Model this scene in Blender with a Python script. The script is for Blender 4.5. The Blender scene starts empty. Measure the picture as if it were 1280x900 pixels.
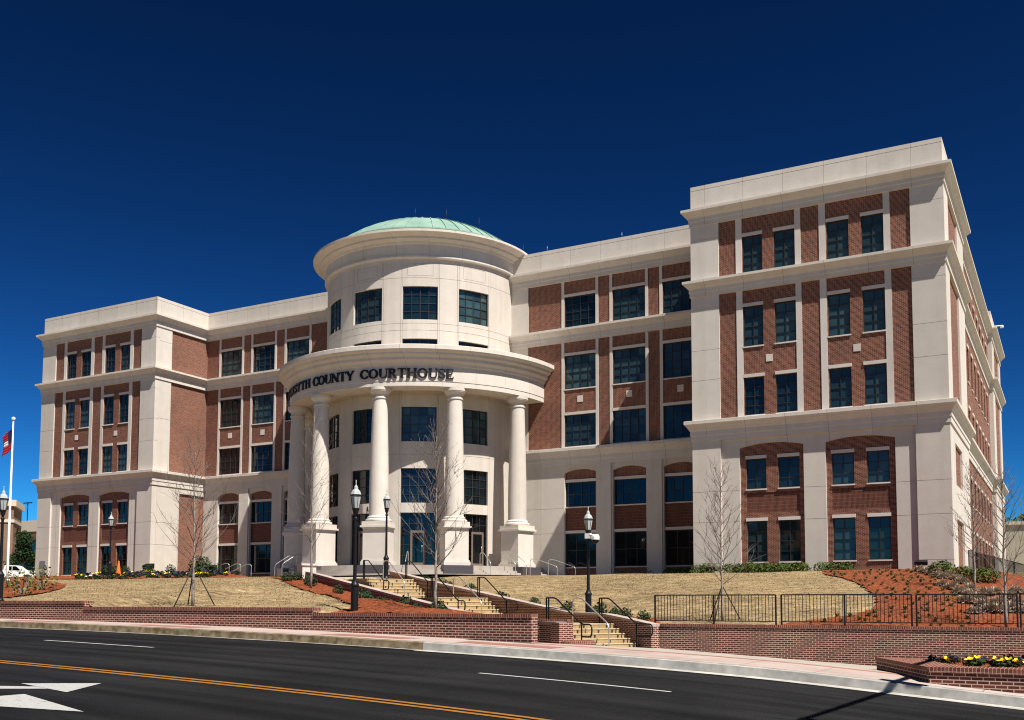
import bpy, math, random
import numpy as np
from mathutils import Vector, Matrix

R_ = math.radians
SC = bpy.context.scene
COL = SC.collection
random.seed(11)
rng = np.random.default_rng(5)

# ------------------------------------------------------------------ camera
# eye at the origin (1.65 m above the road), X along the facade, Y into the site, Z up
FPX, CYP, YAW, PITCH, ROLL = 1272.8, 663.9, R_(28.83), R_(4.253), R_(0.164)
cF = Vector((-math.sin(YAW) * math.cos(PITCH), math.cos(YAW) * math.cos(PITCH), math.sin(PITCH)))
cR0 = Vector((math.cos(YAW), math.sin(YAW), 0))
cU0 = cR0.cross(cF)
cR = cR0 * math.cos(ROLL) + cU0 * math.sin(ROLL)
cU = -cR0 * math.sin(ROLL) + cU0 * math.cos(ROLL)
cam = bpy.data.cameras.new('camera')
cam.sensor_width = 36.0
cam.lens = FPX / 1280 * 36
cam.shift_y = (CYP - 450) / 1280
cam.clip_start, cam.clip_end = 0.1, 5000
camo = bpy.data.objects.new('camera', cam)
m = Matrix.Identity(4)
for i in range(3):
    m[i][0], m[i][1], m[i][2] = cR[i], cU[i], -cF[i]
camo.matrix_world = m
COL.objects.link(camo)
SC.camera = camo

# ------------------------------------------------------------------ light
SUN = Vector((2.4, -1.0, 4.0)).normalized()
sl = bpy.data.lights.new('sun', 'SUN')
sl.energy, sl.angle, sl.color = 5.0, R_(0.5), (1.0, 0.95, 0.87)
so = bpy.data.objects.new('sun', sl)
so.rotation_euler = (-SUN).to_track_quat('-Z', 'Y').to_euler()
so.location = (30, -30, 60)
COL.objects.link(so)
w = bpy.data.worlds.new('World')
SC.world = w
w.use_nodes = True
nt = w.node_tree
bg = nt.nodes['Background']
sky = nt.nodes.new('ShaderNodeTexSky')
sky.sky_type = 'NISHITA'
sky.sun_disc = False
sky.sun_elevation = math.asin(SUN.z)
sky.sun_rotation = math.atan2(SUN.x, SUN.y)
sky.altitude, sky.air_density, sky.dust_density, sky.ozone_density = 600, 0.75, 0.1, 5.0
gm = nt.nodes.new('ShaderNodeGamma')
gm.inputs['Gamma'].default_value = 2.2
hs = nt.nodes.new('ShaderNodeHueSaturation')
hs.inputs['Saturation'].default_value = 0.97
hs.inputs['Value'].default_value = 0.058
nt.links.new(sky.outputs[0], gm.inputs['Color'])
nt.links.new(gm.outputs[0], hs.inputs['Color'])
pol = nt.nodes.new('ShaderNodeMix')      # polarised, deep blue sky
pol.data_type, pol.blend_type = 'RGBA', 'MULTIPLY'
pol.inputs[0].default_value = 1.0
pol.inputs[7].default_value = (0.30, 1.0, 1.0, 1)
nt.links.new(hs.outputs[0], pol.inputs[6])
nt.links.new(pol.outputs[2], bg.inputs['Color'])
bg.inputs['Strength'].default_value = 0.1
SC.view_settings.view_transform = 'Standard'
SC.view_settings.look = 'None'
SC.view_settings.exposure = 0.75
SC.view_settings.gamma = 1.0
SC.cycles.max_bounces = 6
SC.cycles.use_adaptive_sampling = False
SC.cycles.sample_clamp_indirect = 3.0
SC.cycles.use_denoising = True
SC.cycles.denoising_prefilter = 'NONE'
SC.cycles.filter_width = 1.1

# ------------------------------------------------------------------ materials
def mat(name, col, rough=0.8, metal=0.0, spec=0.3):
    mt = bpy.data.materials.new(name)
    mt.use_nodes = True
    b = mt.node_tree.nodes['Principled BSDF']
    b.inputs['Base Color'].default_value = (*col, 1)
    b.inputs['Roughness'].default_value = rough
    b.inputs['Metallic'].default_value = metal
    b.inputs['Specular IOR Level'].default_value = spec
    return mt

def N(mt, t, **kw):
    n = mt.node_tree.nodes.new(t)
    for k, v in kw.items():
        if k in n.inputs:
            n.inputs[k].default_value = v
        else:
            setattr(n, k, v)
    return n

def L(mt, a, b):
    mt.node_tree.links.new(a, b)

def ramp(mt, fac, stops):
    r = N(mt, 'ShaderNodeValToRGB')
    e = r.color_ramp.elements
    while len(e) < len(stops):
        e.new(0.5)
    for q, (p, c) in zip(e, stops):
        q.position = p
        q.color = (*c, 1)
    L(mt, fac, r.inputs[0])
    return r.outputs[0]

def mixc(mt, fac, a, b, mode='MIX'):
    n = N(mt, 'ShaderNodeMix', data_type='RGBA', blend_type=mode)
    for sock, v in ((n.inputs[0], fac), (n.inputs[6], a), (n.inputs[7], b)):
        if hasattr(v, 'is_linked'):
            L(mt, v, sock)
        elif isinstance(v, (int, float)):
            sock.default_value = v
        else:
            sock.default_value = (*v, 1)
    return n.outputs[2]

def noise(mt, scale, detail=4, rough=0.55, coord='Object', vec_scale=None):
    tc = N(mt, 'ShaderNodeTexCoord')
    src = tc.outputs[coord]
    if vec_scale:
        mp = N(mt, 'ShaderNodeMapping')
        mp.inputs['Scale'].default_value = vec_scale
        L(mt, src, mp.inputs[0])
        src = mp.outputs[0]
    n = N(mt, 'ShaderNodeTexNoise', Scale=scale, Detail=detail, Roughness=rough)
    L(mt, src, n.inputs['Vector'])
    return n.outputs['Fac']

def bsdf(mt):
    return mt.node_tree.nodes['Principled BSDF']

def bump(mt, h, strength=0.4, dist=0.02):
    b = N(mt, 'ShaderNodeBump', Strength=strength, Distance=dist)
    L(mt, h, b.inputs['Height'])
    L(mt, b.outputs[0], bsdf(mt).inputs['Normal'])

def speckled(name, c1, c2, scale, rough=0.85, detail=5, lo=0.35, hi=0.65, bmp=0.0, big=None, vs=None, bdist=0.03):
    mt = mat(name, c1, rough)
    n = noise(mt, scale, detail, vec_scale=vs)
    c = ramp(mt, n, [(lo, c1), (hi, c2)])
    if big:
        nb = noise(mt, big, 3)
        f = ramp(mt, nb, [(0.3, (0.80, 0.80, 0.80)), (0.7, (1.1, 1.1, 1.1))])
        c = mixc(mt, 1.0, c, f, 'MULTIPLY')
    L(mt, c, bsdf(mt).inputs['Base Color'])
    if bmp:
        bump(mt, n, bmp, bdist)
    return mt

def brickmat(name, ca, cb, mortar, bw=0.203, rh=0.0677, ms=0.010, off=0.5, rough=0.85, soldier=False):
    mt = mat(name, ca, rough)
    uv = N(mt, 'ShaderNodeUVMap')
    b = N(mt, 'ShaderNodeTexBrick')
    b.offset = off
    b.inputs['Scale'].default_value = 1.0
    b.inputs['Brick Width'].default_value = bw
    b.inputs['Row Height'].default_value = rh
    b.inputs['Mortar Size'].default_value = ms * 0.5
    b.inputs['Mortar Smooth'].default_value = 0.1
    b.inputs['Bias'].default_value = 0.0
    b.inputs['Color1'].default_value = (*ca, 1)
    b.inputs['Color2'].default_value = (*cb, 1)
    b.inputs['Mortar'].default_value = (*mortar, 1)
    L(mt, uv.outputs[0], b.inputs['Vector'])
    nb = noise(mt, 0.35, 4)
    f = ramp(mt, nb, [(0.25, (0.82, 0.82, 0.84)), (0.75, (1.15, 1.12, 1.1))])
    c = mixc(mt, 1.0, b.outputs['Color'], f, 'MULTIPLY')
    L(mt, c, bsdf(mt).inputs['Base Color'])
    inv = N(mt, 'ShaderNodeMath', operation='SUBTRACT')
    inv.inputs[0].default_value = 1.0
    L(mt, b.outputs['Fac'], inv.inputs[1])
    bump(mt, inv.outputs[0], 0.6, 0.006)
    return mt

M = {}
def stone(name, c, joint=True, pw=2.42, ph=40.0):
    mt = mat(name, c, 0.82)
    n1 = noise(mt, 1.3, 5)
    n2 = noise(mt, 16, 3)
    f = ramp(mt, n1, [(0.3, (0.95, 0.945, 0.94)), (0.7, (1.03, 1.03, 1.03))])
    f2 = ramp(mt, n2, [(0.3, (0.95, 0.95, 0.95)), (0.7, (1.03, 1.03, 1.03))])
    # faint vertical weather streaks
    n3 = noise(mt, 1.0, 4, vec_scale=(1.6, 1.6, 0.12))
    f3 = ramp(mt, n3, [(0.34, (0.95, 0.94, 0.93)), (0.56, (1.0, 1.0, 1.0))])
    f = mixc(mt, 1.0, f, f3, 'MULTIPLY')
    oi = N(mt, 'ShaderNodeObjectInfo')
    fo_ = ramp(mt, oi.outputs['Random'], [(0.0, (0.94, 0.93, 0.92)), (1.0, (1.04, 1.04, 1.04))])
    f = mixc(mt, 1.0, f, fo_, 'MULTIPLY')
    cc = mixc(mt, 1.0, f, f2, 'MULTIPLY')
    uv = N(mt, 'ShaderNodeUVMap')
    b = N(mt, 'ShaderNodeTexBrick')
    b.offset = 0.0
    b.inputs['Scale'].default_value = 1.0
    b.inputs['Brick Width'].default_value = pw
    b.inputs['Row Height'].default_value = ph
    b.inputs['Mortar Size'].default_value = 0.009 if joint else 0.0
    b.inputs['Mortar Smooth'].default_value = 0.0
    c1 = tuple(v * 1.02 for v in c)
    c2 = tuple(v * 0.95 for v in c)
    b.inputs['Color1'].default_value = (*c1, 1)
    b.inputs['Color2'].default_value = (*c2, 1)
    b.inputs['Mortar'].default_value = (c[0] * 0.4, c[1] * 0.38, c[2] * 0.36, 1)
    L(mt, uv.outputs[0], b.inputs['Vector'])
    cc = mixc(mt, 1.0, b.outputs['Color'], cc, 'MULTIPLY')
    L(mt, cc, bsdf(mt).inputs['Base Color'])
    bump(mt, n2, 0.15, 0.01)
    return mt

M['stone'] = stone('precast_stone', (0.60, 0.55, 0.49))
M['stone_plain'] = stone('precast_stone_plain', (0.60, 0.55, 0.49), joint=False)
M['lintel'] = stone('cast_stone_trim', (0.63, 0.58, 0.53), joint=False)
M['brick'] = brickmat('facade_brick', (0.058, 0.0135, 0.009), (0.185, 0.050, 0.030), (0.50, 0.325, 0.225), ms=0.013)
M['soldier'] = brickmat('soldier_brick', (0.07, 0.019, 0.013), (0.13, 0.036, 0.023), (0.30, 0.19, 0.13), bw=0.068, rh=0.203, off=0.0)
M['wallbrick'] = brickmat('retaining_brick', (0.055, 0.013, 0.009), (0.17, 0.042, 0.024), (0.50, 0.38, 0.30), ms=0.019)
M['rowlock'] = brickmat('rowlock_brick', (0.10, 0.027, 0.018), (0.21, 0.06, 0.038), (0.42, 0.30, 0.23), bw=0.068, rh=0.40, off=0.0, ms=0.012)
M['frame'] = mat('bronze_frame', (0.035, 0.032, 0.028), 0.45, 0.3, 0.4)
M['letter'] = mat('bronze_letter', (0.022, 0.016, 0.014), 0.4, 0.4, 0.4)

def glassmat(name, dark, blind):
    mt = mat(name, dark, 0.04, 0.0, 0.55)
    oi = N(mt, 'ShaderNodeObjectInfo')
    c = ramp(mt, oi.outputs['Random'], [(0.25, dark), (0.5, tuple(0.5 * (p + q) for p, q in zip(dark, blind))), (0.95, blind)])
    n = noise(mt, 0.9, 2)
    f = ramp(mt, n, [(0.35, (0.72, 0.75, 0.78)), (0.65, (1.15, 1.12, 1.1))])
    c = mixc(mt, 1.0, c, f, 'MULTIPLY')
    ge = N(mt, 'ShaderNodeNewGeometry')
    f = ramp(mt, ge.outputs['Random Per Island'], [(0.0, (0.55, 0.58, 0.60)), (0.75, (1.1, 1.1, 1.1)), (1.0, (1.5, 1.42, 1.35))])
    c = mixc(mt, 1.0, c, f, 'MULTIPLY')
    L(mt, c, bsdf(mt).inputs['Base Color'])
    n2 = noise(mt, 0.7, 1)
    bump(mt, n2, 0.06, 0.05)
    return mt
M['glass'] = glassmat('tinted_glass', (0.007, 0.020, 0.026), (0.045, 0.088, 0.098))
M['glass_dark'] = glassmat('dark_glass', (0.0015, 0.003, 0.005), (0.006, 0.015, 0.022))
M['glass_clear'] = mat('lantern_glass', (0.40, 0.43, 0.42), 0.18, 0.0, 0.6)
M['copper'] = speckled('copper_patina', (0.17, 0.28, 0.225), (0.26, 0.38, 0.315), 0.6, 0.55, 4, 0.3, 0.7)
M['roof'] = mat('roof_membrane', (0.35, 0.34, 0.32), 0.9)
M['black'] = mat('black_paint', (0.006, 0.006, 0.007), 0.45, 0.0, 0.3)
M['steel'] = mat('stainless_rail', (0.60, 0.58, 0.55), 0.35, 0.75, 0.5)
M['white'] = mat('white_paint', (0.75, 0.75, 0.74), 0.4)
M['ped_shade'] = speckled('pedestal_shade', (0.04, 0.035, 0.04), (0.09, 0.08, 0.085), 30, 0.4)  # near-black colour holds the shade below the pedestals
M['rubber'] = mat('tyre_rubber', (0.015, 0.015, 0.015), 0.8)

# ground family
mt = mat('asphalt', (0.02, 0.02, 0.022), 0.9, 0.0, 0.08)
n = noise(mt, 60, 3)
n2 = noise(mt, 1.0, 4, vec_scale=(0.05, 1.3, 1))
n3 = noise(mt, 0.35, 4)
c = ramp(mt, n, [(0.3, (0.0065, 0.0065, 0.0072)), (0.7, (0.0135, 0.0135, 0.0145))])
c = mixc(mt, 1.0, c, ramp(mt, n2, [(0.36, (0.60, 0.60, 0.60)), (0.64, (1.5, 1.5, 1.5))]), 'MULTIPLY')
c = mixc(mt, 1.0, c, ramp(mt, n3, [(0.3, (0.75, 0.75, 0.76)), (0.7, (1.4, 1.38, 1.35))]), 'MULTIPLY')
L(mt, c, bsdf(mt).inputs['Base Color'])
tc = N(mt, 'ShaderNodeTexCoord')
nw = N(mt, 'ShaderNodeTexNoise', Scale=0.7, Detail=3.0)
L(mt, tc.outputs['Object'], nw.inputs['Vector'])
wv = N(mt, 'ShaderNodeVectorMath', operation='MULTIPLY_ADD')
L(mt, nw.outputs['Color'], wv.inputs[0]); wv.inputs[1].default_value = (1.2, 1.2, 0); L(mt, tc.outputs['Object'], wv.inputs[2])
vo = N(mt, 'ShaderNodeTexVoronoi', feature='DISTANCE_TO_EDGE', Scale=0.22)
L(mt, wv.outputs[0], vo.inputs['Vector'])
ck = ramp(mt, vo.outputs['Distance'], [(0.0, (1, 1, 1)), (0.006, (0, 0, 0))])
mk = ramp(mt, noise(mt, 0.12, 2), [(0.50, (0, 0, 0)), (0.60, (0.75, 0.75, 0.75))])
ck = mixc(mt, 1.0, ck, mk, 'MULTIPLY')
c = mixc(mt, ck, c, (0.003, 0.003, 0.003))
pt_ = ramp(mt, noise(mt, 260, 1), [(0.70, (0, 0, 0)), (0.74, (1, 1, 1))])
c = mixc(mt, pt_, c, (0.06, 0.06, 0.058))
dr = ramp(mt, noise(mt, 1.7, 6, 0.7, vec_scale=(0.35, 1, 1)), [(0.60, (1, 1, 1)), (0.72, (0.55, 0.55, 0.55))])
c = mixc(mt, 1.0, c, dr, 'MULTIPLY')
L(mt, c, bsdf(mt).inputs['Base Color'])
bump(mt, n, 0.5, 0.01)
M['asphalt'] = mt

def paving(name, c1, c2, jw, jh, jc, ms=0.012):
    mt = mat(name, c1, 0.85)
    uv = N(mt, 'ShaderNodeUVMap')
    b = N(mt, 'ShaderNodeTexBrick')
    b.offset = 0.0
    b.inputs['Scale'].default_value = 1.0
    b.inputs['Brick Width'].default_value = jw
    b.inputs['Row Height'].default_value = jh
    b.inputs['Mortar Size'].default_value = ms
    b.inputs['Mortar Smooth'].default_value = 0.0
    b.inputs['Color1'].default_value = (*c1, 1)
    b.inputs['Color2'].default_value = (*c2, 1)
    b.inputs['Mortar'].default_value = (*jc, 1)
    L(mt, uv.outputs[0], b.inputs['Vector'])
    n1 = noise(mt, 0.8, 5)
    n2 = noise(mt, 40, 3)
    f = ramp(mt, n1, [(0.3, (0.84, 0.80, 0.77)), (0.65, (1.05, 1.05, 1.05))])
    f2 = ramp(mt, n2, [(0.3, (0.93, 0.93, 0.93)), (0.7, (1.05, 1.05, 1.05))])
    cc = mixc(mt, 1.0, mixc(mt, 1.0, b.outputs['Color'], f, 'MULTIPLY'), f2, 'MULTIPLY')
    L(mt, cc, bsdf(mt).inputs['Base Color'])
    bump(mt, n2, 0.2, 0.005)
    return mt
M['walk'] = paving('pink_concrete', (0.42, 0.345, 0.31), (0.38, 0.30, 0.265), 1.5, 1.5, (0.22, 0.17, 0.15))
M['plaza'] = paving('plaza_concrete', (0.40, 0.36, 0.315), (0.37, 0.33, 0.285), 2.0, 2.0, (0.22, 0.2, 0.18))
M['kerb_tan'] = speckled('weathered_kerb', (0.10, 0.07, 0.035), (0.26, 0.20, 0.125), 5, 0.9, 6, bmp=0.3, bdist=0.01)
M['kerb_grey'] = speckled('grey_kerb', (0.27, 0.262, 0.24), (0.40, 0.385, 0.355), 4, 0.9, 6, bmp=0.2, bdist=0.01, big=0.9)
M['gutter'] = speckled('gutter_concrete', (0.34, 0.32, 0.285), (0.50, 0.48, 0.44), 3, 0.9, 8, big=0.6)
M['band'] = brickmat('paver_brick', (0.28, 0.11, 0.085), (0.34, 0.15, 0.11), (0.30, 0.20, 0.17), bw=0.1, rh=0.2)
M['yellow'] = speckled('yellow_paint', (0.22, 0.085, 0.010), (0.30, 0.125, 0.016), 9, 0.7, 6)
def worn(name, c, base, thr):
    mt = mat(name, c, 0.75)
    n = noise(mt, 14, 8, 0.7)
    cc = ramp(mt, n, [(thr - 0.05, base), (thr + 0.03, c)])
    L(mt, cc, bsdf(mt).inputs['Base Color'])
    return mt
M['whiteline'] = worn('white_road_paint', (0.36, 0.36, 0.35), (0.10, 0.10, 0.10), 0.40)
M['step'] = speckled('tan_steps', (0.36, 0.245, 0.11), (0.46, 0.33, 0.165), 6, 0.85, 5, big=0.7)
M['nosing'] = speckled('pale_nosing', (0.46, 0.37, 0.24), (0.54, 0.45, 0.31), 5, 0.85)
M['tile'] = mat('step_marker', (0.05, 0.045, 0.04), 0.5)
M['lawn'] = speckled('dormant_lawn', (0.15, 0.105, 0.05), (0.37, 0.28, 0.155), 1.0, 0.95, 9, 0.33, 0.67, bmp=0.5, big=0.22, vs=(2.2, 5.0, 3.0), bdist=0.12)
_b = bsdf(M['lawn']).inputs['Base Color']
_src = _b.links[0].from_socket
_n = noise(M['lawn'], 1.0, 6, 0.65, vec_scale=(0.55, 2.2, 1.0))
_n2 = noise(M['lawn'], 7.0, 4, 0.6, vec_scale=(0.8, 1.6, 1.0))
_c = mixc(M['lawn'], 1.0, _src, ramp(M['lawn'], _n, [(0.36, (0.70, 0.68, 0.66)), (0.62, (1.22, 1.2, 1.16))]), 'MULTIPLY')
_c = mixc(M['lawn'], 1.0, _c, ramp(M['lawn'], _n2, [(0.36, (0.74, 0.72, 0.70)), (0.62, (1.18, 1.17, 1.15))]), 'MULTIPLY')
L(M['lawn'], _c, _b)
M['blade'] = speckled('dry_grass_blade', (0.20, 0.145, 0.07), (0.36, 0.275, 0.155), 2.0, 0.9, 3)
M['mulch'] = speckled('red_mulch', (0.08, 0.017, 0.005), (0.28, 0.070, 0.020), 9, 0.95, 8, 0.35, 0.65, bmp=1.0, big=0.5, bdist=0.08)
M['ground'] = speckled('far_ground', (0.20, 0.17, 0.10), (0.30, 0.25, 0.15), 0.15, 0.95, 5)
def leafmat(name, c1, c2, sc=3.0):
    mt = speckled(name, c1, c2, sc, 0.7, 4, 0.3, 0.7)
    bsdf(mt).inputs['Specular IOR Level'].default_value = 0.12
    return mt
M['leaf_dark'] = leafmat('dark_leaf', (0.010, 0.026, 0.010), (0.032, 0.062, 0.020))
M['leaf_mid'] = leafmat('hedge_leaf', (0.030, 0.055, 0.010), (0.095, 0.125, 0.026))
M['leaf_yel'] = leafmat('young_leaf', (0.10, 0.11, 0.025), (0.19, 0.18, 0.05))
M['liriope'] = leafmat('pale_tuft_leaf', (0.16, 0.13, 0.04), (0.30, 0.24, 0.09))
M['drygrass'] = leafmat('dry_clump_leaf', (0.30, 0.23, 0.16), (0.50, 0.41, 0.32))
M['pansy_y'] = mat('yellow_petal', (0.75, 0.52, 0.015), 0.6)
M['pansy_p'] = mat('purple_petal', (0.022, 0.012, 0.050), 0.6)
M['pansy_w'] = mat('cream_petal', (0.70, 0.62, 0.40), 0.6)
M['bark'] = speckled('grey_bark', (0.17, 0.14, 0.12), (0.34, 0.30, 0.26), 12, 0.9, 5)
M['twig'] = mat('twig_bark', (0.15, 0.12, 0.10), 0.85)
M['stake'] = mat('dark_stake', (0.035, 0.028, 0.022), 0.9)
M['orange'] = mat('cone_orange', (0.75, 0.16, 0.02), 0.5)
M['tan_bldg'] = brickmat('tan_brick', (0.20, 0.115, 0.07), (0.25, 0.15, 0.095), (0.30, 0.22, 0.16))
M['beige_wall'] = speckled('beige_block', (0.42, 0.37, 0.29), (0.50, 0.45, 0.36), 0.8, 0.9)
M['cream'] = mat('cream_band', (0.58, 0.50, 0.40), 0.8)
M['dark'] = mat('dark_opening', (0.012, 0.012, 0.013), 0.8)
M['flag_red'] = mat('red_cloth', (0.42, 0.018, 0.03), 0.8)
M['flag_white'] = mat('white_cloth', (0.72, 0.70, 0.70), 0.8)
M['flag_blue'] = mat('blue_cloth', (0.012, 0.018, 0.09), 0.8)

# ------------------------------------------------------------------ mesh builder
class MB:
    def __init__(s):
        s.v, s.f, s.uv, s.sm, s.mi = [], [], [], [], []
    def face(s, pts, uv=None, smooth=False, mi=0):
        i = len(s.v)
        pts = [Vector(p) for p in pts]
        s.v += pts
        s.f.append(tuple(range(i, i + len(pts))))
        if uv is None:
            n = (pts[1] - pts[0]).cross(pts[2] - pts[0])
            if n.length < 1e-12 and len(pts) > 3:
                n = (pts[2] - pts[0]).cross(pts[3] - pts[0])
            n = n.normalized() if n.length > 0 else Vector((0, 0, 1))
            if abs(n.z) > 0.75:
                uv = [(p.x, p.y) for p in pts]
            else:
                t = Vector((-n.y, n.x, 0)).normalized()
                uv = [(p.dot(t), p.z) for p in pts]
        s.uv.append(uv)
        s.sm.append(smooth)
        s.mi.append(mi)
    def box(s, x0, x1, y0, y1, z0, z1, mi=0):
        s.hexa([(x0, y0, z0), (x1, y0, z0), (x1, y1, z0), (x0, y1, z0), (x0, y0, z1), (x1, y0, z1), (x1, y1, z1), (x0, y1, z1)], mi)
    def hexa(s, c, mi=0):
        for q in ((0, 3, 2, 1), (4, 5, 6, 7), (0, 1, 5, 4), (1, 2, 6, 5), (2, 3, 7, 6), (3, 0, 4, 7)):
            s.face([c[k] for k in q], mi=mi)
    def obox(s, c, ux, uy, hx, hy, z0, z1):
        ux, uy = Vector((ux[0], ux[1], 0)), Vector((uy[0], uy[1], 0))
        c = Vector((c[0], c[1], 0))
        p = [c - ux * hx - uy * hy, c + ux * hx - uy * hy, c + ux * hx + uy * hy, c - ux * hx + uy * hy]
        s.hexa([(q.x, q.y, z0) for q in p] + [(q.x, q.y, z1) for q in p])
    def bar(s, a, b, w, h=None, up=(0, 0, 1)):
        a, b = Vector(a), Vector(b)
        h = h or w
        d = (b - a).normalized()
        up = Vector(up)
        if abs(d.dot(up)) > 0.99:
            up = Vector((0, 1, 0))
        x = d.cross(up).normalized() * (w / 2)
        y = x.cross(d).normalized() * (h / 2)
        s.hexa([a - x - y, a + x - y, a + x + y, a - x + y, b - x - y, b + x - y, b + x + y, b - x + y])
    def tube(s, pts, rad, n=8, caps=True):
        pts = [Vector(p) for p in pts]
        if not hasattr(rad, '__len__'):
            rad = [rad] * len(pts)
        rings = []
        ref = None
        for i, p in enumerate(pts):
            d = (pts[min(i + 1, len(pts) - 1)] - pts[max(i - 1, 0)]).normalized()
            if ref is None:
                ref = Vector((1, 0, 0)) if abs(d.x) < 0.9 else Vector((0, 1, 0))
            x = (ref - d * ref.dot(d)).normalized()
            ref = x
            y = d.cross(x)
            rings.append([p + (x * math.cos(2 * math.pi * k / n) + y * math.sin(2 * math.pi * k / n)) * rad[i] for k in range(n)])
        i0 = len(s.v)
        for r in rings:
            s.v += r
        for i in range(len(rings) - 1):
            for k in range(n):
                a, b = i0 + i * n + k, i0 + i * n + (k + 1) % n
                s.f.append((a, b, b + n, a + n))
                s.uv.append([(0, 0)] * 4); s.sm.append(True); s.mi.append(0)
        if caps:
            s.f.append(tuple(i0 + k for k in range(n))[::-1]); s.uv.append([(0, 0)] * n); s.sm.append(False); s.mi.append(0)
            j = i0 + (len(rings) - 1) * n
            s.f.append(tuple(j + k for k in range(n))); s.uv.append([(0, 0)] * n); s.sm.append(False); s.mi.append(0)
    def lathe(s, prof, c=(0, 0), a0=0, a1=360, n=32, smooth=False):
        # angles measured from the front (-Y) towards +X; prof = (radius, z) from bottom to top
        A = [R_(a0 + (a1 - a0) * k / n) for k in range(n + 1)]
        for (r0, z0), (r1, z1) in zip(prof, prof[1:]):
            for p, q in zip(A, A[1:]):
                P = lambda r, a, z: (c[0] + r * math.sin(a), c[1] - r * math.cos(a), z)
                s.face([P(r0, p, z0), P(r0, q, z0), P(r1, q, z1), P(r1, p, z1)],
                       [(r0 * p, z0), (r0 * q, z0), (r0 * q, z1), (r0 * p, z1)] if abs(z1 - z0) > 0.02 else None, smooth)
    def sweep(s, path, prof, closed_ends=True):
        # path: plan polyline, outward = right-hand side of travel; prof: (outward, z)
        P = [Vector((p[0], p[1])) for p in path]
        offs = []
        for i in range(len(P)):
            ns = []
            if i > 0:
                d = (P[i] - P[i - 1]).normalized(); ns.append(Vector((d.y, -d.x)))
            if i < len(P) - 1:
                d = (P[i + 1] - P[i]).normalized(); ns.append(Vector((d.y, -d.x)))
            if len(ns) == 2:
                b = (ns[0] + ns[1]).normalized()
                offs.append(b / max(0.2, b.dot(ns[0])))
            else:
                offs.append(ns[0])
        for i in range(len(P) - 1):
            for (o0, z0), (o1, z1) in zip(prof, prof[1:]):
                a, b = P[i] + offs[i] * o0, P[i + 1] + offs[i + 1] * o0
                c, d = P[i + 1] + offs[i + 1] * o1, P[i] + offs[i] * o1
                s.face([(a.x, a.y, z0), (b.x, b.y, z0), (c.x, c.y, z1), (d.x, d.y, z1)])
        if closed_ends:
            for i in (0, len(P) - 1):
                pts = [((P[i] + offs[i] * o).x, (P[i] + offs[i] * o).y, z) for o, z in prof]
                s.face(pts if i == 0 else pts[::-1])
    def grid(s, fn, us, vs, holes, smooth=False):
        """fn(u, v, depth) -> point; holes: (u0, u1, v0, v1, depth, open)"""
        us = sorted(set([round(x, 4) for x in us] + [round(h[k], 4) for h in holes for k in (0, 1) if us[0] < h[k] < us[-1]]))
        vs = sorted(set([round(x, 4) for x in vs] + [round(h[k], 4) for h in holes for k in (2, 3) if vs[0] < h[k] < vs[-1]]))
        nu, nv = len(us) - 1, len(vs) - 1
        D = [[0.0] * nv for _ in range(nu)]
        O = [[False] * nv for _ in range(nu)]
        for i in range(nu):
            for j in range(nv):
                u, v = (us[i] + us[i + 1]) / 2, (vs[j] + vs[j + 1]) / 2
                for h in holes:
                    if h[0] < u < h[1] and h[2] < v < h[3]:
                        D[i][j], O[i][j] = h[4], h[5]
        for i in range(nu):
            for j in range(nv):
                u0, u1, v0, v1, d = us[i], us[i + 1], vs[j], vs[j + 1], D[i][j]
                if not O[i][j]:
                    s.face([fn(u0, v0, d), fn(u1, v0, d), fn(u1, v1, d), fn(u0, v1, d)], [(u0, v0), (u1, v0), (u1, v1), (u0, v1)], smooth)
                if i + 1 < nu and abs(D[i + 1][j] - d) > 1e-6:
                    e = D[i + 1][j]
                    s.face([fn(u1, v0, d), fn(u1, v0, e), fn(u1, v1, e), fn(u1, v1, d)], [(u1 + d, v0), (u1 + e, v0), (u1 + e, v1), (u1 + d, v1)])
                if j + 1 < nv and abs(D[i][j + 1] - d) > 1e-6:
                    e = D[i][j + 1]
                    s.face([fn(u0, v1, d), fn(u1, v1, d), fn(u1, v1, e), fn(u0, v1, e)], [(u0, v1), (u1, v1), (u1, v1 + e), (u0, v1 + e)])
    def build(s, name, mats, parent=None, world=True, loc=None):
        me = bpy.data.meshes.new(name)
        off = Vector((0, 0, 0))
        if world and parent is not None:
            q = parent
            while q is not None:
                off += q.location
                q = q.parent
        if loc is not None:
            off += Vector(loc)
        me.from_pydata([tuple(Vector(p) - off) for p in s.v], [], s.f)
        uvl = me.uv_layers.new(name='UVMap')
        flat = np.array([c for u in s.uv for p in u for c in p], dtype=np.float32)
        uvl.data.foreach_set('uv', flat)
        me.polygons.foreach_set('use_smooth', np.array(s.sm, dtype=bool))
        me.polygons.foreach_set('material_index', np.array(s.mi, dtype=np.int32))
        for x in (mats if isinstance(mats, (list, tuple)) else [mats]):
            me.materials.append(x)
        o = bpy.data.objects.new(name, me)
        COL.objects.link(o)
        if parent is not None:
            o.parent = parent
        if loc is not None:
            o.location = loc
        return o

def tag(o, label=None, cat=None, group=None, kind=None):
    if label: o['label'] = label
    if cat: o['category'] = cat
    if group: o['group'] = group
    if kind: o['kind'] = kind
    return o

def thing(name, loc, label, cat, group=None, rz=0.0):
    o = bpy.data.objects.new(name, None)
    o.empty_display_size = 0.3
    o.location = loc
    o.rotation_euler = (0, 0, rz)
    COL.objects.link(o)
    return tag(o, label, cat, group)

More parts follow.
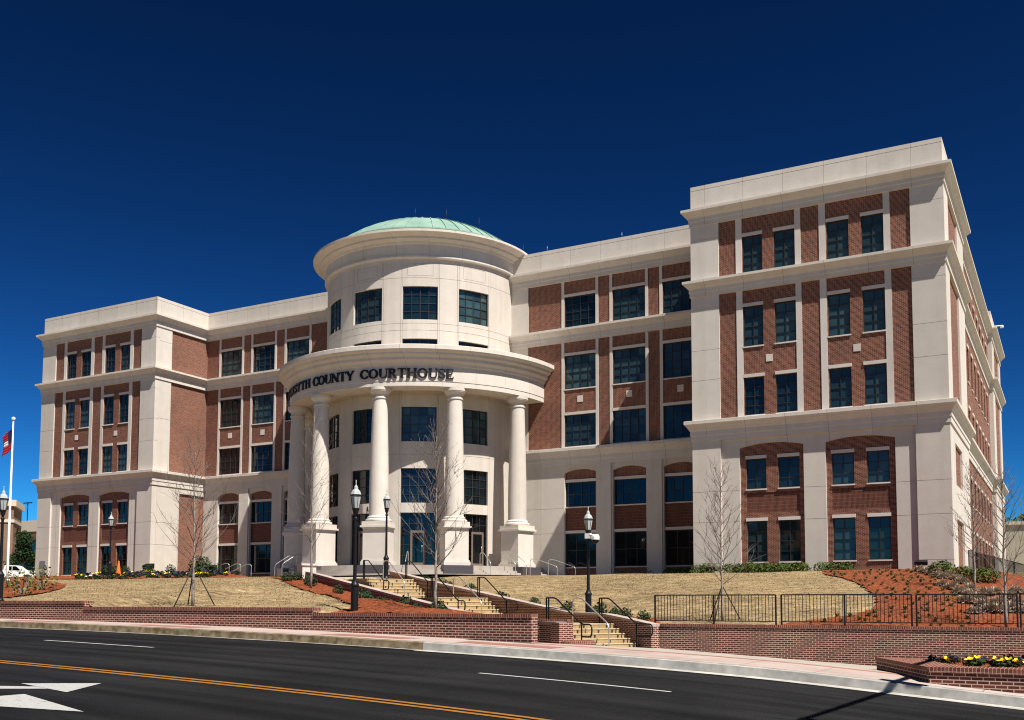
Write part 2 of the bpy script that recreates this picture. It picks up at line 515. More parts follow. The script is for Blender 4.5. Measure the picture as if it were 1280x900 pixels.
def dup(o, parent=None, loc=None, rz=None, scale=None, label=None):
    c = o.copy()
    COL.objects.link(c)
    c.parent = parent
    if loc is not None: c.location = loc
    if rz is not None: c.rotation_euler = (0, 0, rz)
    if scale is not None: c.scale = (scale,) * 3 if not hasattr(scale, '__len__') else scale
    if label: c['label'] = label
    for ch in list(o.children):
        dup(ch, c)
    return c

# ------------------------------------------------------------------ the lie of the land
TS = np.array([(-400, .9), (-150, .15), (-60, -.22), (-33, -.42), (-25, -.52), (-17.5, -.69), (-12, -.86), (-6, -1.13), (-2.46, -1.40), (-.9, -1.53), (5, -2.0), (20, -3.2), (80, -6.5), (400, -9)])
def _pch():
    xs, ys = TS[:, 0], TS[:, 1]
    h = np.diff(xs); d = np.diff(ys) / h
    mm = np.zeros(len(xs)); mm[0] = d[0]; mm[-1] = d[-1]
    for i in range(1, len(xs) - 1):
        if d[i - 1] * d[i] > 0:
            w1 = 2 * h[i] + h[i - 1]; w2 = h[i] + 2 * h[i - 1]
            mm[i] = (w1 + w2) / (w1 / d[i - 1] + w2 / d[i])
    return xs, ys, h, mm
_X, _Y, _H, _Mm = _pch()
def walk_z(x):
    """height of the pavement at the property line"""
    i = int(min(max(np.searchsorted(_X, x) - 1, 0), len(_X) - 2))
    t = (x - _X[i]) / _H[i]
    return float(_Y[i] * (1 + 2 * t) * (1 - t) ** 2 + _H[i] * _Mm[i] * t * (1 - t) ** 2 + _Y[i + 1] * t * t * (3 - 2 * t) + _H[i] * _Mm[i + 1] * t * t * (t - 1))
def road_z(x):
    return walk_z(x) - 0.22
def sstep(a, b, x):
    t = min(1.0, max(0.0, (x - a) / (b - a)))
    return t * t * (3 - 2 * t)
def lerp(a, b, t):
    return a + (b - a) * t

SA = Vector((-0.862, 0.506)); SB = Vector((0.506, 0.862)); SP = Vector((-13.5, 33.7)); SW = 2.9     # stair axis, step direction, bottom right corner, width
def stair_sl(x, y):
    d = Vector((x, y)) - SP
    return d.dot(SA), d.dot(SB)
FL = [(0.0, 5, -1.42), (9.0, 6, -0.595), (16.7, 6, 0.395)]   # start along the axis, risers, z at its foot
RIS, TRD = 0.165, 0.34
def stair_z(s):
    z = -1.42
    for s0, n_, zb in FL:
        if s >= s0:
            z = zb + RIS * min(n_, int((s - s0) / TRD) + 1)
    return z
GS = [(-3, -.75), (2, -.55), (7, -.42), (14.5, .45), (19, 1.15), (26, 1.72), (34, 1.9)]
GL = [(-6, -.6), (0, -.95), (3, -1.0), (7.2, -.68), (14.2, .10), (25.5, 1.46), (34, 1.9)]
def gstair(s, left=False):
    return float(np.interp(s, [a for a, b in (GL if left else GS)], [b for a, b in (GL if left else GS)]))
def plateau(x, y):
    return 1.9 + 0.045 * max(0, -x - 86) + 0.025 * max(0, y - 78)
def ground_z(x, y):
    p = plateau(x, y)
    z0 = lerp(lerp(-.24, -.1, sstep(-18.3, -19.3, x)), .09, sstep(-27.8, -28.8, x)) - .45 * sstep(-16.4, -13.4, x)
    t = min(1, max(0, (y - 22.9) / 27.5))
    zl = lerp(z0, p, t + 0.10 * math.sin(math.pi * t))
    t = min(1, max(0, (y - 34.2) / 20.5))
    zr = lerp(-.66, p, t + 0.10 * math.sin(math.pi * t))
    if x > -5:
        zr -= 0.07 * (x + 5) * sstep(64, 54, y)
        zr = max(zr, -2.2)
    if -84 < x < -48 and y > 50:
        zl += .38 * sstep(50.6, 54.0, y) * sstep(-49.5, -53, x)
    s, l = stair_sl(x, y)
    mid = l + SW / 2
    side = abs(mid) - SW / 2
    base = zl if mid < 0 else zr
    g = gstair(s, mid < 0)
    k = sstep(0.3, 7.5, side)
    fade = sstep(24, 34, s)
    z = lerp(lerp(g, base, k), base, fade)
    if s < -1:
        z = lerp(z, base, sstep(-1, -6, s))
    z += 0.03 * math.sin(x * 0.9 + 0.4 * y) * math.sin(y * 0.7 - 0.3 * x) * sstep(0.5, 2, side)
    if side < 0.15 and -1 < s < 27:
        z = min(z, stair_z(s) - 0.25)
    return z

def lawn_ok(x, y):
    if y < 22.75: return False
    if x > -12.25 - (y - 23) * .5 and y < 31.55: return False
    if x > -14.9 and y < 34.1: return False
    return True
def ray(x, y):
    return cF + cR * ((x - 640) / FPX) - cU * ((y - CYP) / FPX)
def on_ground(x, y, t0=20, t1=140):
    """where the sight line through photo pixel (x, y) meets the lawn"""
    d = ray(x, y)
    t = t0
    while t < t1:
        p = d * t
        if lawn_ok(p.x, p.y) and p.z <= ground_z(p.x, p.y):
            break
        t += 0.1
    p = d * t
    return Vector((p.x, p.y, ground_z(p.x, p.y)))
def at_y(x, y, Y):
    d = ray(x, y)
    return d * (Y / d.y)

def strip(mb, x0, x1, y0, y1, zf, dz=0.0, step=0.6, zc=None):
    xs = np.linspace(x0, x1, max(2, int(abs(x1 - x0) / step) + 1))
    for a, b in zip(xs, xs[1:]):
        mb.face([(a, y0, zf(a) + dz), (b, y0, zf(b) + dz), (b, y1, zf(b) + dz), (a, y1, zf(a) + dz)])

# road, kerbs, pavements -------------------------------------------------------
mb = MB(); strip(mb, -300, 100, 1.5, 20.3, road_z, 0, 1.5)
tag(mb.build('road', M['asphalt']), kind='structure')
KY = 20.25
mb = MB()
for a, b in zip(np.linspace(-200, -13.55, 120), np.linspace(-200, -13.55, 120)[1:]):
    za, zb = walk_z(a), walk_z(b)
    mb.face([(a, KY, za - .24), (b, KY, zb - .24), (b, KY + .03, zb - .05), (a, KY + .03, za - .05)])
    mb.face([(a, KY + .03, za - .05), (b, KY + .03, zb - .05), (b, KY + .17, zb - .035), (a, KY + .17, za - .035)])
tag(mb.build('weathered_kerb', M['kerb_tan']), kind='structure')
mb = MB()
xs = np.linspace(-13.55, 80, 120)
for a, b in zip(xs, xs[1:]):
    za, zb = walk_z(a), walk_z(b)
    mb.face([(a, KY, za - .24), (b, KY, zb - .24), (b, KY + .04, zb - .05), (a, KY + .04, za - .05)])
    mb.face([(a, KY + .04, za - .05), (b, KY + .04, zb - .05), (b, KY + .19, zb - .035), (a, KY + .19, za - .035)])
mb.face([(-13.55, KY, walk_z(-13.55) - .24), (-13.55, KY + .2, walk_z(-13.55) - .24), (-13.55, KY + .2, walk_z(-13.55) - .03), (-13.55, KY + .03, walk_z(-13.55) - .03)])
tag(mb.build('kerb', M['kerb_grey']), kind='structure')
mb = MB()
strip(mb, -13.55, 80, KY - .42, KY, road_z, .004)
strip(mb, -200, -13.55, KY - .13, KY, road_z, .004, 1.0)
tag(mb.build('gutter', M['gutter']), kind='structure')
mb = MB()
strip(mb, -200, -13.7, KY + .17, 22.62, walk_z, -.032, 1.0)
strip(mb, -13.7, 80, KY + .19, 22.35, walk_z, -.032)
tag(mb.build('sidewalk', M['walk']), kind='structure')
mb = MB(); strip(mb, -11.75, -3.2, 22.35, 22.62, walk_z, -.030)
for x in (-44, -36.5, -30.2, -24.4, -17.2, -13.1):
    strip(mb, x, x + 2.6, 20.9, 21.7, walk_z, -.028)
tag(mb.build('paver_band', M['band']), kind='structure')
def plaza_z(x, y):
    z = walk_z(x) - .032
    tgt = float(np.interp(x, [-20, -12.9, -8, -5, 0, 10, 30], [-1.40, -1.44, -1.72, -1.88, -2.05, -2.5, -4.2]))
    return lerp(z, tgt, min(1, (y - 22.62) / 11.4))
mb = MB()
xs = np.linspace(-22, 30, 70); ys = np.linspace(22.62, 35.5, 15)
for a, b in zip(xs, xs[1:]):
    for c_, d_ in zip(ys, ys[1:]):
        if b > -11.8 or (a > -18 and c_ > 22.8):
            mb.face([(a, c_, plaza_z(a, c_)), (b, c_, plaza_z(b, c_)), (b, d_, plaza_z(b, d_)), (a, d_, plaza_z(a, d_))])
tag(mb.build('plaza', M['plaza']), kind='structure')
# markings
mb = MB()
strip(mb, -90, 60, 10.86, 10.98, road_z, .005, 1.0); strip(mb, -90, 60, 11.10, 11.22, road_z, .005, 1.0)
tag(mb.build('road_centre_marking', M['yellow']), kind='structure')
mb = MB()
x = -6.0
for x0 in (-9.35, -21.2, -33.1, -45, 2.6, 14.4):
    strip(mb, x0, x0 + 3.6, 15.72, 15.84, road_z, .005)
def road_poly(pts):
    mb.face([(x, y, road_z(x) + .005) for x, y in pts])
road_poly([(-15.6, 7.48), (-13.6, 7.52), (-13.6, 7.86), (-15.6, 7.86)])
road_poly([(-13.6, 7.52), (-11.45, 7.52), (-11.45, 7.86), (-13.6, 7.86)])
road_poly([(-11.45, 7.05), (-9.62, 7.68), (-11.45, 8.26)])
road_poly([(-13.6, 7.86), (-13.2, 7.86), (-12.35, 8.2), (-12.7, 8.42)])
road_poly([(-12.7, 8.42), (-12.35, 8.2), (-11.78, 8.84), (-12.1, 8.90)])
road_poly([(-12.57, 9.01), (-11.3, 8.75), (-11.92, 9.79)])
tag(mb.build('lane_marking', M['whiteline']), kind='structure')
# near pavement under the camera and ground beyond it
mb = MB()
for a, b in zip(np.linspace(-300, 100, 160), np.linspace(-300, 100, 160)[1:]):
    za, zb = road_z(a), road_z(b)
    mb.face([(a, 1.5, za - .02), (b, 1.5, zb - .02), (b, 1.47, zb + .15), (a, 1.47, za + .15)][::-1])
    mb.face([(a, -2.5, za + .18), (b, -2.5, zb + .18), (b, 1.47, zb + .15), (a, 1.47, za + .15)])
tag(mb.build('near_sidewalk', M['walk']), kind='structure')

# lawn -------------------------------------------------------------------------
GX = np.concatenate([np.arange(-110, 14, 0.5)]); GY = np.concatenate([[22.78], np.arange(23.2, 62, 0.5)])
Z = np.array([[ground_z(x, y) for y in GY] for x in GX])
mb = MB()
vid = {}
def gv(i, j):
    if (i, j) not in vid:
        vid[(i, j)] = len(mb.v)
        mb.v.append(Vector((GX[i], GY[j], Z[i, j])))
    return vid[(i, j)]
for i in range(len(GX) - 1):
    for j in range(len(GY) - 1):
        xm, ym = (GX[i] + GX[i + 1]) / 2, (GY[j] + GY[j + 1]) / 2
        s, l = stair_sl(xm, ym)
        if lawn_ok(xm, ym) and not (-1.2 < s < 22 and -SW - .05 < l < .05 and False):
            mb.f.append((gv(i, j), gv(i + 1, j), gv(i + 1, j + 1), gv(i, j + 1)))
            mb.uv.append([(0, 0)] * 4); mb.sm.append(True); mb.mi.append(0)
tag(mb.build('lawn', M['lawn']), kind='structure')
# wide ground sheet to the horizon
def far_z(x, y):
    if y > 20:
        return plateau(x, y) - .12 - (0.05 * max(0, x - 2)) * sstep(75, 55, y)
    return road_z(x) - 0.6
FX = np.concatenate([np.linspace(-3000, -300, 10), np.linspace(-250, -112, 12), [-110.2], np.linspace(-100, 13, 30), np.linspace(20, 300, 20), np.linspace(600, 3000, 7)])
mb = MB()
FYs = [np.concatenate([np.linspace(61, 200, 30), np.linspace(300, 3500, 10)])]
def sheet(xs, ys, f):
    for a, b in zip(xs, xs[1:]):
        for c_, d_ in zip(ys, ys[1:]):
            mb.face([(a, c_, f(a, c_)), (b, c_, f(b, c_)), (b, d_, f(b, d_)), (a, d_, f(a, d_))], smooth=True)
cap = lambda x, y: plateau(max(-260, x), min(y, 170)) - .1 - (0.04 * max(0, min(x, 150) - 2))
sheet(FX, FYs[0], cap)
sheet(FX[FX <= -109], np.array([22.7, 30, 40, 50, 61]), lambda x, y: lerp(walk_z(max(x, -300)), cap(x, 61), (y - 22.7) / 38.3))
sheet(np.concatenate([[12.9], FX[FX > 13.5]]), np.array([22.6, 30, 40, 50, 61]), lambda x, y: lerp(walk_z(min(x, 80)) - .1, cap(x, 61), (y - 22.6) / 38.4))
sheet(FX, np.array([-3500, -300, -60, -20, -2.4]), lambda x, y: (road_z(min(80, max(-300, x))) + .15) if y > -30 else -1.0)
tag(mb.build('ground', M['ground']), kind='structure')

# mulch beds ---------------------------------------------------------------------
def inside(p, poly):
    c = False
    for (x0, y0), (x1, y1) in zip(poly, poly[1:] + poly[:1]):
        if (y0 > p[1]) != (y1 > p[1]) and p[0] < (x1 - x0) * (p[1] - y0) / (y1 - y0) + x0:
            c = not c
    return c
def bed(poly, step=0.16):
    mb = MB()
    x0, x1 = min(p[0] for p in poly), max(p[0] for p in poly)
    y0, y1 = min(p[1] for p in poly), max(p[1] for p in poly)
    hz = {}
    def h(i, j):
        if (i, j) not in hz:
            x, y = x0 + i * step, y0 + j * step
            jx, jy = (rng.random() - .5) * step * .7, (rng.random() - .5) * step * .7
            hz[(i, j)] = len(mb.v)
            mb.v.append(Vector((x + jx, y + jy, ground_z(x + jx, y + jy) + 0.035 + rng.random() * 0.045)))
        return hz[(i, j)]
    for i in range(int((x1 - x0) / step) + 1):
        for j in range(int((y1 - y0) / step) + 1):
            xm, ym = x0 + (i + .5) * step, y0 + (j + .5) * step
            if inside((xm, ym), poly) and lawn_ok(xm, ym):
                mb.f.append((h(i, j), h(i + 1, j), h(i + 1, j + 1), h(i, j + 1)))
                mb.uv.append([(0, 0)] * 4); mb.sm.append(False); mb.mi.append(0)
    return tag(mb.build('mulch', M['mulch']), kind='stuff')
def sp(s, l):
    p = SP + SA * s + SB * l
    return (p.x, p.y)
BEDS = []
def G(x, y):
    p = on_ground(x, y); return (p.x, p.y)
# bed right of the stairs
BEDS.append([sp(1.2, .3), sp(5, .3), sp(10, .3), sp(15, .3), sp(20, .3), sp(20, 1.2), sp(15, 1.7), sp(10, 2.0), sp(6, 2.4), sp(2.2, 2.6), sp(0.2, 1.2)])
# bed left of the stairs: its edge with the lawn runs down from the crest to the street wall
BEDS.append([G(335, 722), G(360, 730), G(390, 741), G(430, 754), G(455, 762), (-18.6, 22.9), (-12.3, 22.9), (-16.5, 31.3), sp(0.5, -SW - .3), sp(10, -SW - .3), sp(20, -SW - .3), sp(26, -SW - .3)])
# bed at the right-hand end of the lawn
BEDS.append([(-9.6, 34.2), G(1066, 771), G(1086, 764), G(1097, 756), G(1092, 744), G(1075, 732), G(1056, 724), G(1030, 718.5), (-12.5, 59.8), (-5.3, 59.8), (-3.9, 56), (-1.4, 49.5), (0, 40), (1, 34.2)])
# bed at the flagpole
BEDS.append([G(-40, 748), G(10, 748), G(50, 743), G(76, 737), G(82, 732), G(66, 728.5), G(30, 727), G(-40, 727)])
# flower beds before the left half of the building
BEDS.append([(-80, 52.5), (-71, 50.6), (-60, 50.6), (-50.5, 50.8), (-50, 53.5), (-57, 55.5), (-60, 58), (-80, 58)])
for b_ in BEDS:
    bed(b_)
MUL = BEDS[:4]

# dry grass blades over the lawn ---------------------------------------------------
def blades(n, xlo, xhi, ylo, yhi):
    out_v, out_f = [], []
    k = 0
    X = rng.uniform(xlo, xhi, n); Y = rng.uniform(ylo, yhi, n)
    for x, y in zip(X, Y):
        if not lawn_ok(x, y): continue
        s, l = stair_sl(x, y)
        if -2 < s < 30 and -SW - .7 < l < .7: continue
        if any(inside((x, y), b) for b in MUL): continue
        z = ground_z(x, y)
        a = rng.random() * 6.283; hh = rng.uniform(.02, .05); ww = rng.uniform(.008, .022)
        dx, dy = math.cos(a) * ww, math.sin(a) * ww
        lx, ly = rng.normal(0, .05), rng.normal(0, .05)
        out_v += [(x - dx, y - dy, z - .01), (x + dx, y + dy, z - .01), (x + lx, y + ly, z + hh)]
        out_f.append((k, k + 1, k + 2)); k += 3
    return out_v, out_f
V1, F1 = blades(45000, -52, -16, 22.9, 52)
V2, F2 = blades(14000, -85, -52, 22.9, 52)
V3, F3 = blades(30000, -24, -5, 34.3, 56)
vv, ff = [], []
for V_, F_ in ((V1, F1), (V2, F2), (V3, F3)):
    o = len(vv); vv += V_; ff += [tuple(i + o for i in f) for f in F_]
me = bpy.data.meshes.new('dry_grass'); me.from_pydata(vv, [], ff); me.materials.append(M['blade'])
o = bpy.data.objects.new('dry_grass', me); COL.objects.link(o); tag(o, kind='stuff')

# ================================================================== the courthouse
C = -43.956
TF, WF = 60.0, 65.88                 # tower front plane, wing front plane
TI, TO = 23.65, 38.35                # tower inner / outer half-extents from the centre line
RC = Vector((C, 65.618)); RD = 7.58  # rotunda centre and drum radius
CH = thing('courthouse', (C, 64, 2.0), 'five storey red brick and cream stone courthouse with a domed round entrance', 'courthouse')
def part(name, mb, m_, parent=CH, **kw):
    return mb.build(name, m_, parent, **kw)

def plane(y, sgn=1):
    return lambda u, v, d: (u, y + d, v)
def plane_e(x):          # faces +X, u runs along Y
    return lambda u, v, d: (x - d, u, v)
def plane_w(x):
    return lambda u, v, d: (x + d, -u, v)

# windows: built at a local origin (bottom centre), glass in y = 0.10, facing -Y
def window_meshes(w, h, nx, ny, bend=None, fr=0.06, mun=0.042):
    f = MB(); p = MB()
    def P(x, y, z):
        if bend:
            a = x / bend
            return ((bend - y) * math.sin(a), bend - (bend - y) * math.cos(a), z)
        return (x, y, z)
    def bx(x0, x1, y0, y1, z0, z1):
        k = max(1, int((x1 - x0) / 0.35)) if bend else 1
        q = np.linspace(x0, x1, k + 1)
        for a, b in zip(q, q[1:]):
            f.hexa([P(a, y0, z0), P(b, y0, z0), P(b, y1, z0), P(a, y1, z0), P(a, y0, z1), P(b, y0, z1), P(b, y1, z1), P(a, y1, z1)])
    bx(-w / 2, w / 2, 0.03, .16, 0, fr); bx(-w / 2, w / 2, 0.03, .16, h - fr, h)
    bx(-w / 2, -w / 2 + fr, 0.03, .16, fr, h - fr); bx(w / 2 - fr, w / 2, 0.03, .16, fr, h - fr)
    xs = [-w / 2 + w * i / nx for i in range(nx + 1)]
    zs = [h * j / ny for j in range(ny + 1)]
    for x in xs[1:-1]:
        k = mun * (1.5 if nx > 2 and abs(x) < .01 else 1)
        bx(x - k / 2, x + k / 2, 0.05, .14, fr, h - fr)
    for z in zs[1:-1]:
        for a, b in zip(xs, xs[1:]):
            bx(a + (fr if a == xs[0] else mun / 2), b - (fr if b == xs[-1] else mun / 2), 0.055, .135, z - mun / 2, z + mun / 2)
    for a, b in zip(xs, xs[1:]):
        for z0, z1 in zip(zs, zs[1:]):
            j = [.10 + random.uniform(-.004, .004) for _ in range(3)]
            p.face([P(a, j[0], z0 + .004), P(b, j[1], z0 + .004), P(b, j[1] + j[2] - j[0], z1 - .004), P(a, j[2], z1 - .004)])
    return f, p
WCACHE = {}
def win(w, h, nx, ny, loc, rz=0.0, glass='glass', bend=None, sill=True, lint=True, drop=0.0):
    key = (round(w, 2), round(h, 2), nx, ny, glass, bend, sill, lint)
    if key not in WCACHE:
        f, p = window_meshes(w, h, nx, ny, bend)
        fo = f.build('window', M['frame'])
        po = p.build('pane', M[glass], fo)
        po.location = (0, 0, 0)
        if lint:
            l = MB(); l.box(-w / 2 - .03, w / 2 + .03, -0.115, .16, h + .003, h + .20); l.build('lintel', M['lintel'], fo)
        if sill:
            l = MB(); l.box(-w / 2 - .03, w / 2 + .03, -0.125, .16, -.085, -.003); l.build('sill', M['lintel'], fo)
        WCACHE[key] = fo
        o = fo
    else:
        o = dup(WCACHE[key])
    o.parent = CH
    o.location = Vector(loc) - CH.location
    o.rotation_euler = (0, 0, rz)
    return o

ROWS = [(2.72, 5.16), (7.10, 8.92), (11.57, 13.88), (15.79, 18.25), (20.34, 22.63)]
Z1, Z2, Z3 = (10.18, 11.42), (19.25, 20.22), (23.78, 24.78)
PAR = 26.35
GR = 0.2     # walls start below the ground line
TW = [(26.9, 28.12), (28.82, 30.07), (31.93, 33.18), (33.88, 35.1)]
TSTRIP = [(26.5, 26.88), (30.09, 30.43), (31.5, 31.88), (35.12, 35.48)]
BRICKY = TF + .10

def tower(sg):
    """front of one end block; sg = +1 right, -1 left; d measured from the centre line"""
    def sp_(a, b):
        return (C + a, C + b) if sg > 0 else (C - b, C - a)
    x0, x1 = sp_(TI, TO)
    for zz in ((Z1[1] - .1, Z2[0] + .1), (Z2[1] - .1, Z3[0] + .1)):
        b0, b1 = sp_(25.43, 36.57)
        holes = []
        for a, b in TW:
            p, q = sp_(a, b)
            for r in ROWS[2:]:
                if zz[0] < r[0] + .3 < zz[1]:
                    holes.append((p, q, r[0], r[1], .12, True))
        mb = MB(); mb.grid(plane(BRICKY), [b0, b1], zz, holes)
        part('brick_wall', mb, M['brick'])
        for a, b in TSTRIP:
            p, q = sp_(a, b)
            s = MB(); s.box(p, q, TF + .055, TF + .12, zz[0], zz[1])
            part('trim_strip', s, M['lintel'])
        for a, b in ((TI, 25.43), (36.57, TO)):
            p, q = sp_(a, b)
            s = MB()
            cuts = [zz[0]] + [z for z in (13.97, 15.85, 18.45, 22.84) if zz[0] < z < zz[1]] + [zz[1]]
            for c0, c1 in zip(cuts, cuts[1:]):
                s.box(p, q, TF, TF + .4, c0 + .012, c1 - .012)
            s.box(p + .02, q - .02, TF + .025, TF + .38, zz[0], zz[1])
            part('pilaster', s, M['stone_plain'])
    # windows of the three upper storeys
    for ri, (a, b) in enumerate(ROWS[2:]):
        for i, (p, q) in enumerate(TW):
            u, v = sp_(p, q)
            win(v - u, b - a, 2, 4, ((u + v) / 2, BRICKY + .06, a), sill=True)
    for c in (28.46, 33.52):
        u = C + sg * c
        s = MB(); s.box(u - .2, u + .2, BRICKY - .03, BRICKY + .04, 14.73, 15.16)
        part('stone_block', s, M['lintel'])
    # base storeys: stone wall with two arched brick panels
    WY = TF + .13
    ARC = [(26.55, 30.36), (31.62, 35.46)]
    holes = [(*sp_(a, b), GR, 9.85, .16, True) for a, b in ARC]
    holes += [(*sp_(25.43, 36.57), z - .012, z + .012, .03, False) for z in (5.16, 7.04)]
    holes = holes[2:] + holes[:2]
    u0, u1 = sp_(25.43, 36.57)
    mb = MB(); mb.grid(plane(WY), [u0, u1], [GR, Z1[0] + .1], holes)
    for a, b in ARC:     # spandrel that turns the square head into a segmental arch
        p, q = sp_(a, b)
        n_ = 14
        xs = np.linspace(p, q, n_ + 1)
        zs = [9.60 + .24 * (1 - ((x - (p + q) / 2) / ((q - p) / 2)) ** 2) for x in xs]
        for i in range(n_):
            mb.face([(xs[i], WY, zs[i]), (xs[i + 1], WY, zs[i + 1]), (xs[i + 1], WY, 9.85), (xs[i], WY, 9.85)])
            mb.face([(xs[i], WY, zs[i]), (xs[i], WY + .16, zs[i]), (xs[i + 1], WY + .16, zs[i + 1]), (xs[i + 1], WY, zs[i + 1])])
    part('stone_wall', mb, M['stone'])
    for k, (a, b) in enumerate(ARC):
        p, q = sp_(a, b)
        hs = [(*sp_(*TW[j]), r[0], r[1], .12, True) for j in ((0, 1), (2, 3))[k] for r in ROWS[:2]]
        w0, w1 = sp_(TW[2 * k][0], TW[2 * k + 1][1])
        hs.append((w0, w1, 5.66, 6.86, .035, True))
        mb = MB(); mb.grid(plane(WY + .16), [p, q], [GR, 9.86], hs)
        part('brick_panel', mb, M['brick'])
        s = MB(); s.face([(w0, WY + .195, 5.66), (w1, WY + .195, 5.66), (w1, WY + .195, 6.86), (w0, WY + .195, 6.86)])
        part('soldier_panel', s, M['soldier'])
        for j in (2 * k, 2 * k + 1):
            u, v = sp_(*TW[j])
            win(v - u, ROWS[0][1] - ROWS[0][0], 2, 4, ((u + v) / 2, WY + .22, ROWS[0][0]), glass='glass' if sg > 0 else 'glass_dark')
            win(v - u, ROWS[1][1] - ROWS[1][0], 2, 3, ((u + v) / 2, WY + .22, ROWS[1][0]))
    for a, b in ((TI, 25.43), (36.57, TO)):
        p, q = sp_(a, b)
        s = MB()
        cuts = [GR, 2.65, 5.16, 7.04, Z1[0] + .1]
        for c0, c1 in zip(cuts, cuts[1:]):
            s.box(p, q, TF - .03, TF + .5, c0 + .012, c1 - .012)
        s.box(p + .02, q - .02, TF - .005, TF + .48, GR, Z1[0] + .1)
        part('pilaster', s, M['stone_plain'])
tower(1); tower(-1)

# inner side walls of the end blocks (left one is seen, sunlit)
def side_wall(sg):
    x = C + sg * TI
    fn = plane_e(x) if sg < 0 else (lambda u, v, d: (x + d, u, v))
    for z0, z1 in ((Z1[1] - .1, Z2[0] + .1), (Z2[1] - .1, Z3[0] + .1)):
        mb = MB(); mb.grid(lambda u, v, d: fn(u, v, d + .1), [61.75, WF + .3], [z0, z1], [])
        part('brick_wall', mb, M['brick'])
        mb = MB()
        for c0, c1 in ((z0, (z0 + z1) / 2 + .6), ((z0 + z1) / 2 + .6, z1)):
            a = fn(60.02, c0 + .01, 0); b = fn(61.75, c1 - .01, .3)
            mb.box(min(a[0], b[0]), max(a[0], b[0]), TF + .402, 61.75, c0 + .012, c1 - .012)
        part('pilaster', mb, M['stone_plain'])
    mb = MB()
    holes = [(63.0, WF + .2, GR, 9.7, .14, True)] + [(60.5, 63.0, z - .012, z + .012, .03, False) for z in (5.16, 7.04)]
    mb.grid(fn, [TF + .502, WF + .35], [GR, Z1[0] + .1], holes)
    part('stone_wall', mb, M['stone'])
    mb = MB(); mb.grid(lambda u, v, d: fn(u, v, d + .14), [63.0, WF + .3], [GR, 9.75], [])
    part('brick_panel', mb, M['brick'])
side_wall(-1); side_wall(1)

# wings
WB = [(11.98, 14.46), (15.79, 18.27), (19.57, 22.05)]
def wing(sg):
    def sp_(a, b):
        return (C + a, C + b) if sg > 0 else (C - b, C - a)
    BY = WF + .10
    for zz in ((Z1[1] - .1, Z2[0] + .1), (Z2[1] - .1, Z3[0] + .1)):
        holes = []
        for a, b in WB:
            p, q = sp_(a, b)
            for r in ROWS[2:]:
                if zz[0] < r[0] + .3 < zz[1]:
                    holes.append((p, q, r[0], r[1], .12, True))
        u0, u1 = sp_(9.0, TI + .2)
        mb = MB(); mb.grid(plane(BY), [u0, u1], zz, holes)
        part('brick_wall', mb, M['brick'])
        u0, u1 = sp_(7.2, 9.0)
        mb = MB(); mb.box(u0, u1, WF + .02, WF + .3, *zz)
        part('stone_wall', mb, M['stone_plain'])
        for a, b in WB:
            for e0, e1 in ((a - .23, a - .01), (b + .01, b + .23)):
                p, q = sp_(e0, e1)
                s = MB(); s.box(p, q, WF + .055, WF + .12, *zz)
                part('trim_strip', s, M['lintel'])
            if zz[0] < 12:
                p, q = sp_(a, b); u = (p + q) / 2
                s = MB(); s.box(u - .22, u + .22, BY - .03, BY + .04, 14.77, 15.24)
                part('stone_block', s, M['lintel'])
    for a, b in WB:
        p, q = sp_(a, b); u = (p + q) / 2
        for i, r in enumerate(ROWS[2:]):
            win(q - p, r[1] - r[0], 4, 4, (u, BY + .06, r[0]), glass='glass' if i else 'glass_dark' if sg < 0 else 'glass')
    # base arcade
    u0, u1 = sp_(7.2, TI + .2)
    WY = WF + .06
    holes = [(*sp_(7.2, 11.9), z - .012, z + .012, .03, False) for z in (5.3, 7.1)]
    holes += [(*sp_(a, b), GR, 9.92, .24, True) for a, b in WB]
    mb = MB(); mb.grid(plane(WY), [u0, u1], [GR, Z1[0] + .1], holes)
    for a, b in WB:
        p, q = sp_(a, b)
        xs = np.linspace(p, q, 13)
        zs = [9.66 + .25 * (1 - ((x - (p + q) / 2) / ((q - p) / 2)) ** 2) for x in xs]
        for i in range(12):
            mb.face([(xs[i], WY, zs[i]), (xs[i + 1], WY, zs[i + 1]), (xs[i + 1], WY, 9.92), (xs[i], WY, 9.92)])
            mb.face([(xs[i], WY, zs[i]), (xs[i], WY + .24, zs[i]), (xs[i + 1], WY + .24, zs[i + 1]), (xs[i + 1], WY, zs[i + 1])])
    part('stone_wall', mb, M['stone'])
    for a, b in ((14.6, 15.65), (18.39, 19.45)):
        p, q = sp_(a, b)
        s = MB()
        for c0, c1 in ((GR, 5.3), (5.3, 7.1), (7.1, 9.1), (9.1, Z1[0] + .1)):
            s.box(p, q, WF - .05, WF + .1, c0 + .01, c1 - .01)
        s.box(p + .015, q - .015, WF - .03, WF + .1, GR, Z1[0] + .1)
        part('pilaster', s, M['stone_plain'])
    for a, b in WB:
        p, q = sp_(a, b); u = (p + q) / 2
        for z0, z1 in ((GR, 2.85), (8.98, 9.95)):
            mb = MB(); mb.grid(plane(WY + .24), [p, q], [z0, z1], [])
            part('brick_panel', mb, M['brick'])
        s = MB(); s.face([(p, WY + .22, 5.28), (q, WY + .22, 5.28), (q, WY + .22, 7.2), (p, WY + .22, 7.2)])
        part('soldier_panel', s, M['soldier'])
        win(q - p, 1.78, 4, 2, (u, WY + .24, 7.2), glass='glass_dark')
        win(q - p, 2.43, 3, 2, (u, WY + .24, 2.85), glass='glass_dark')
wing(1); wing(-1)

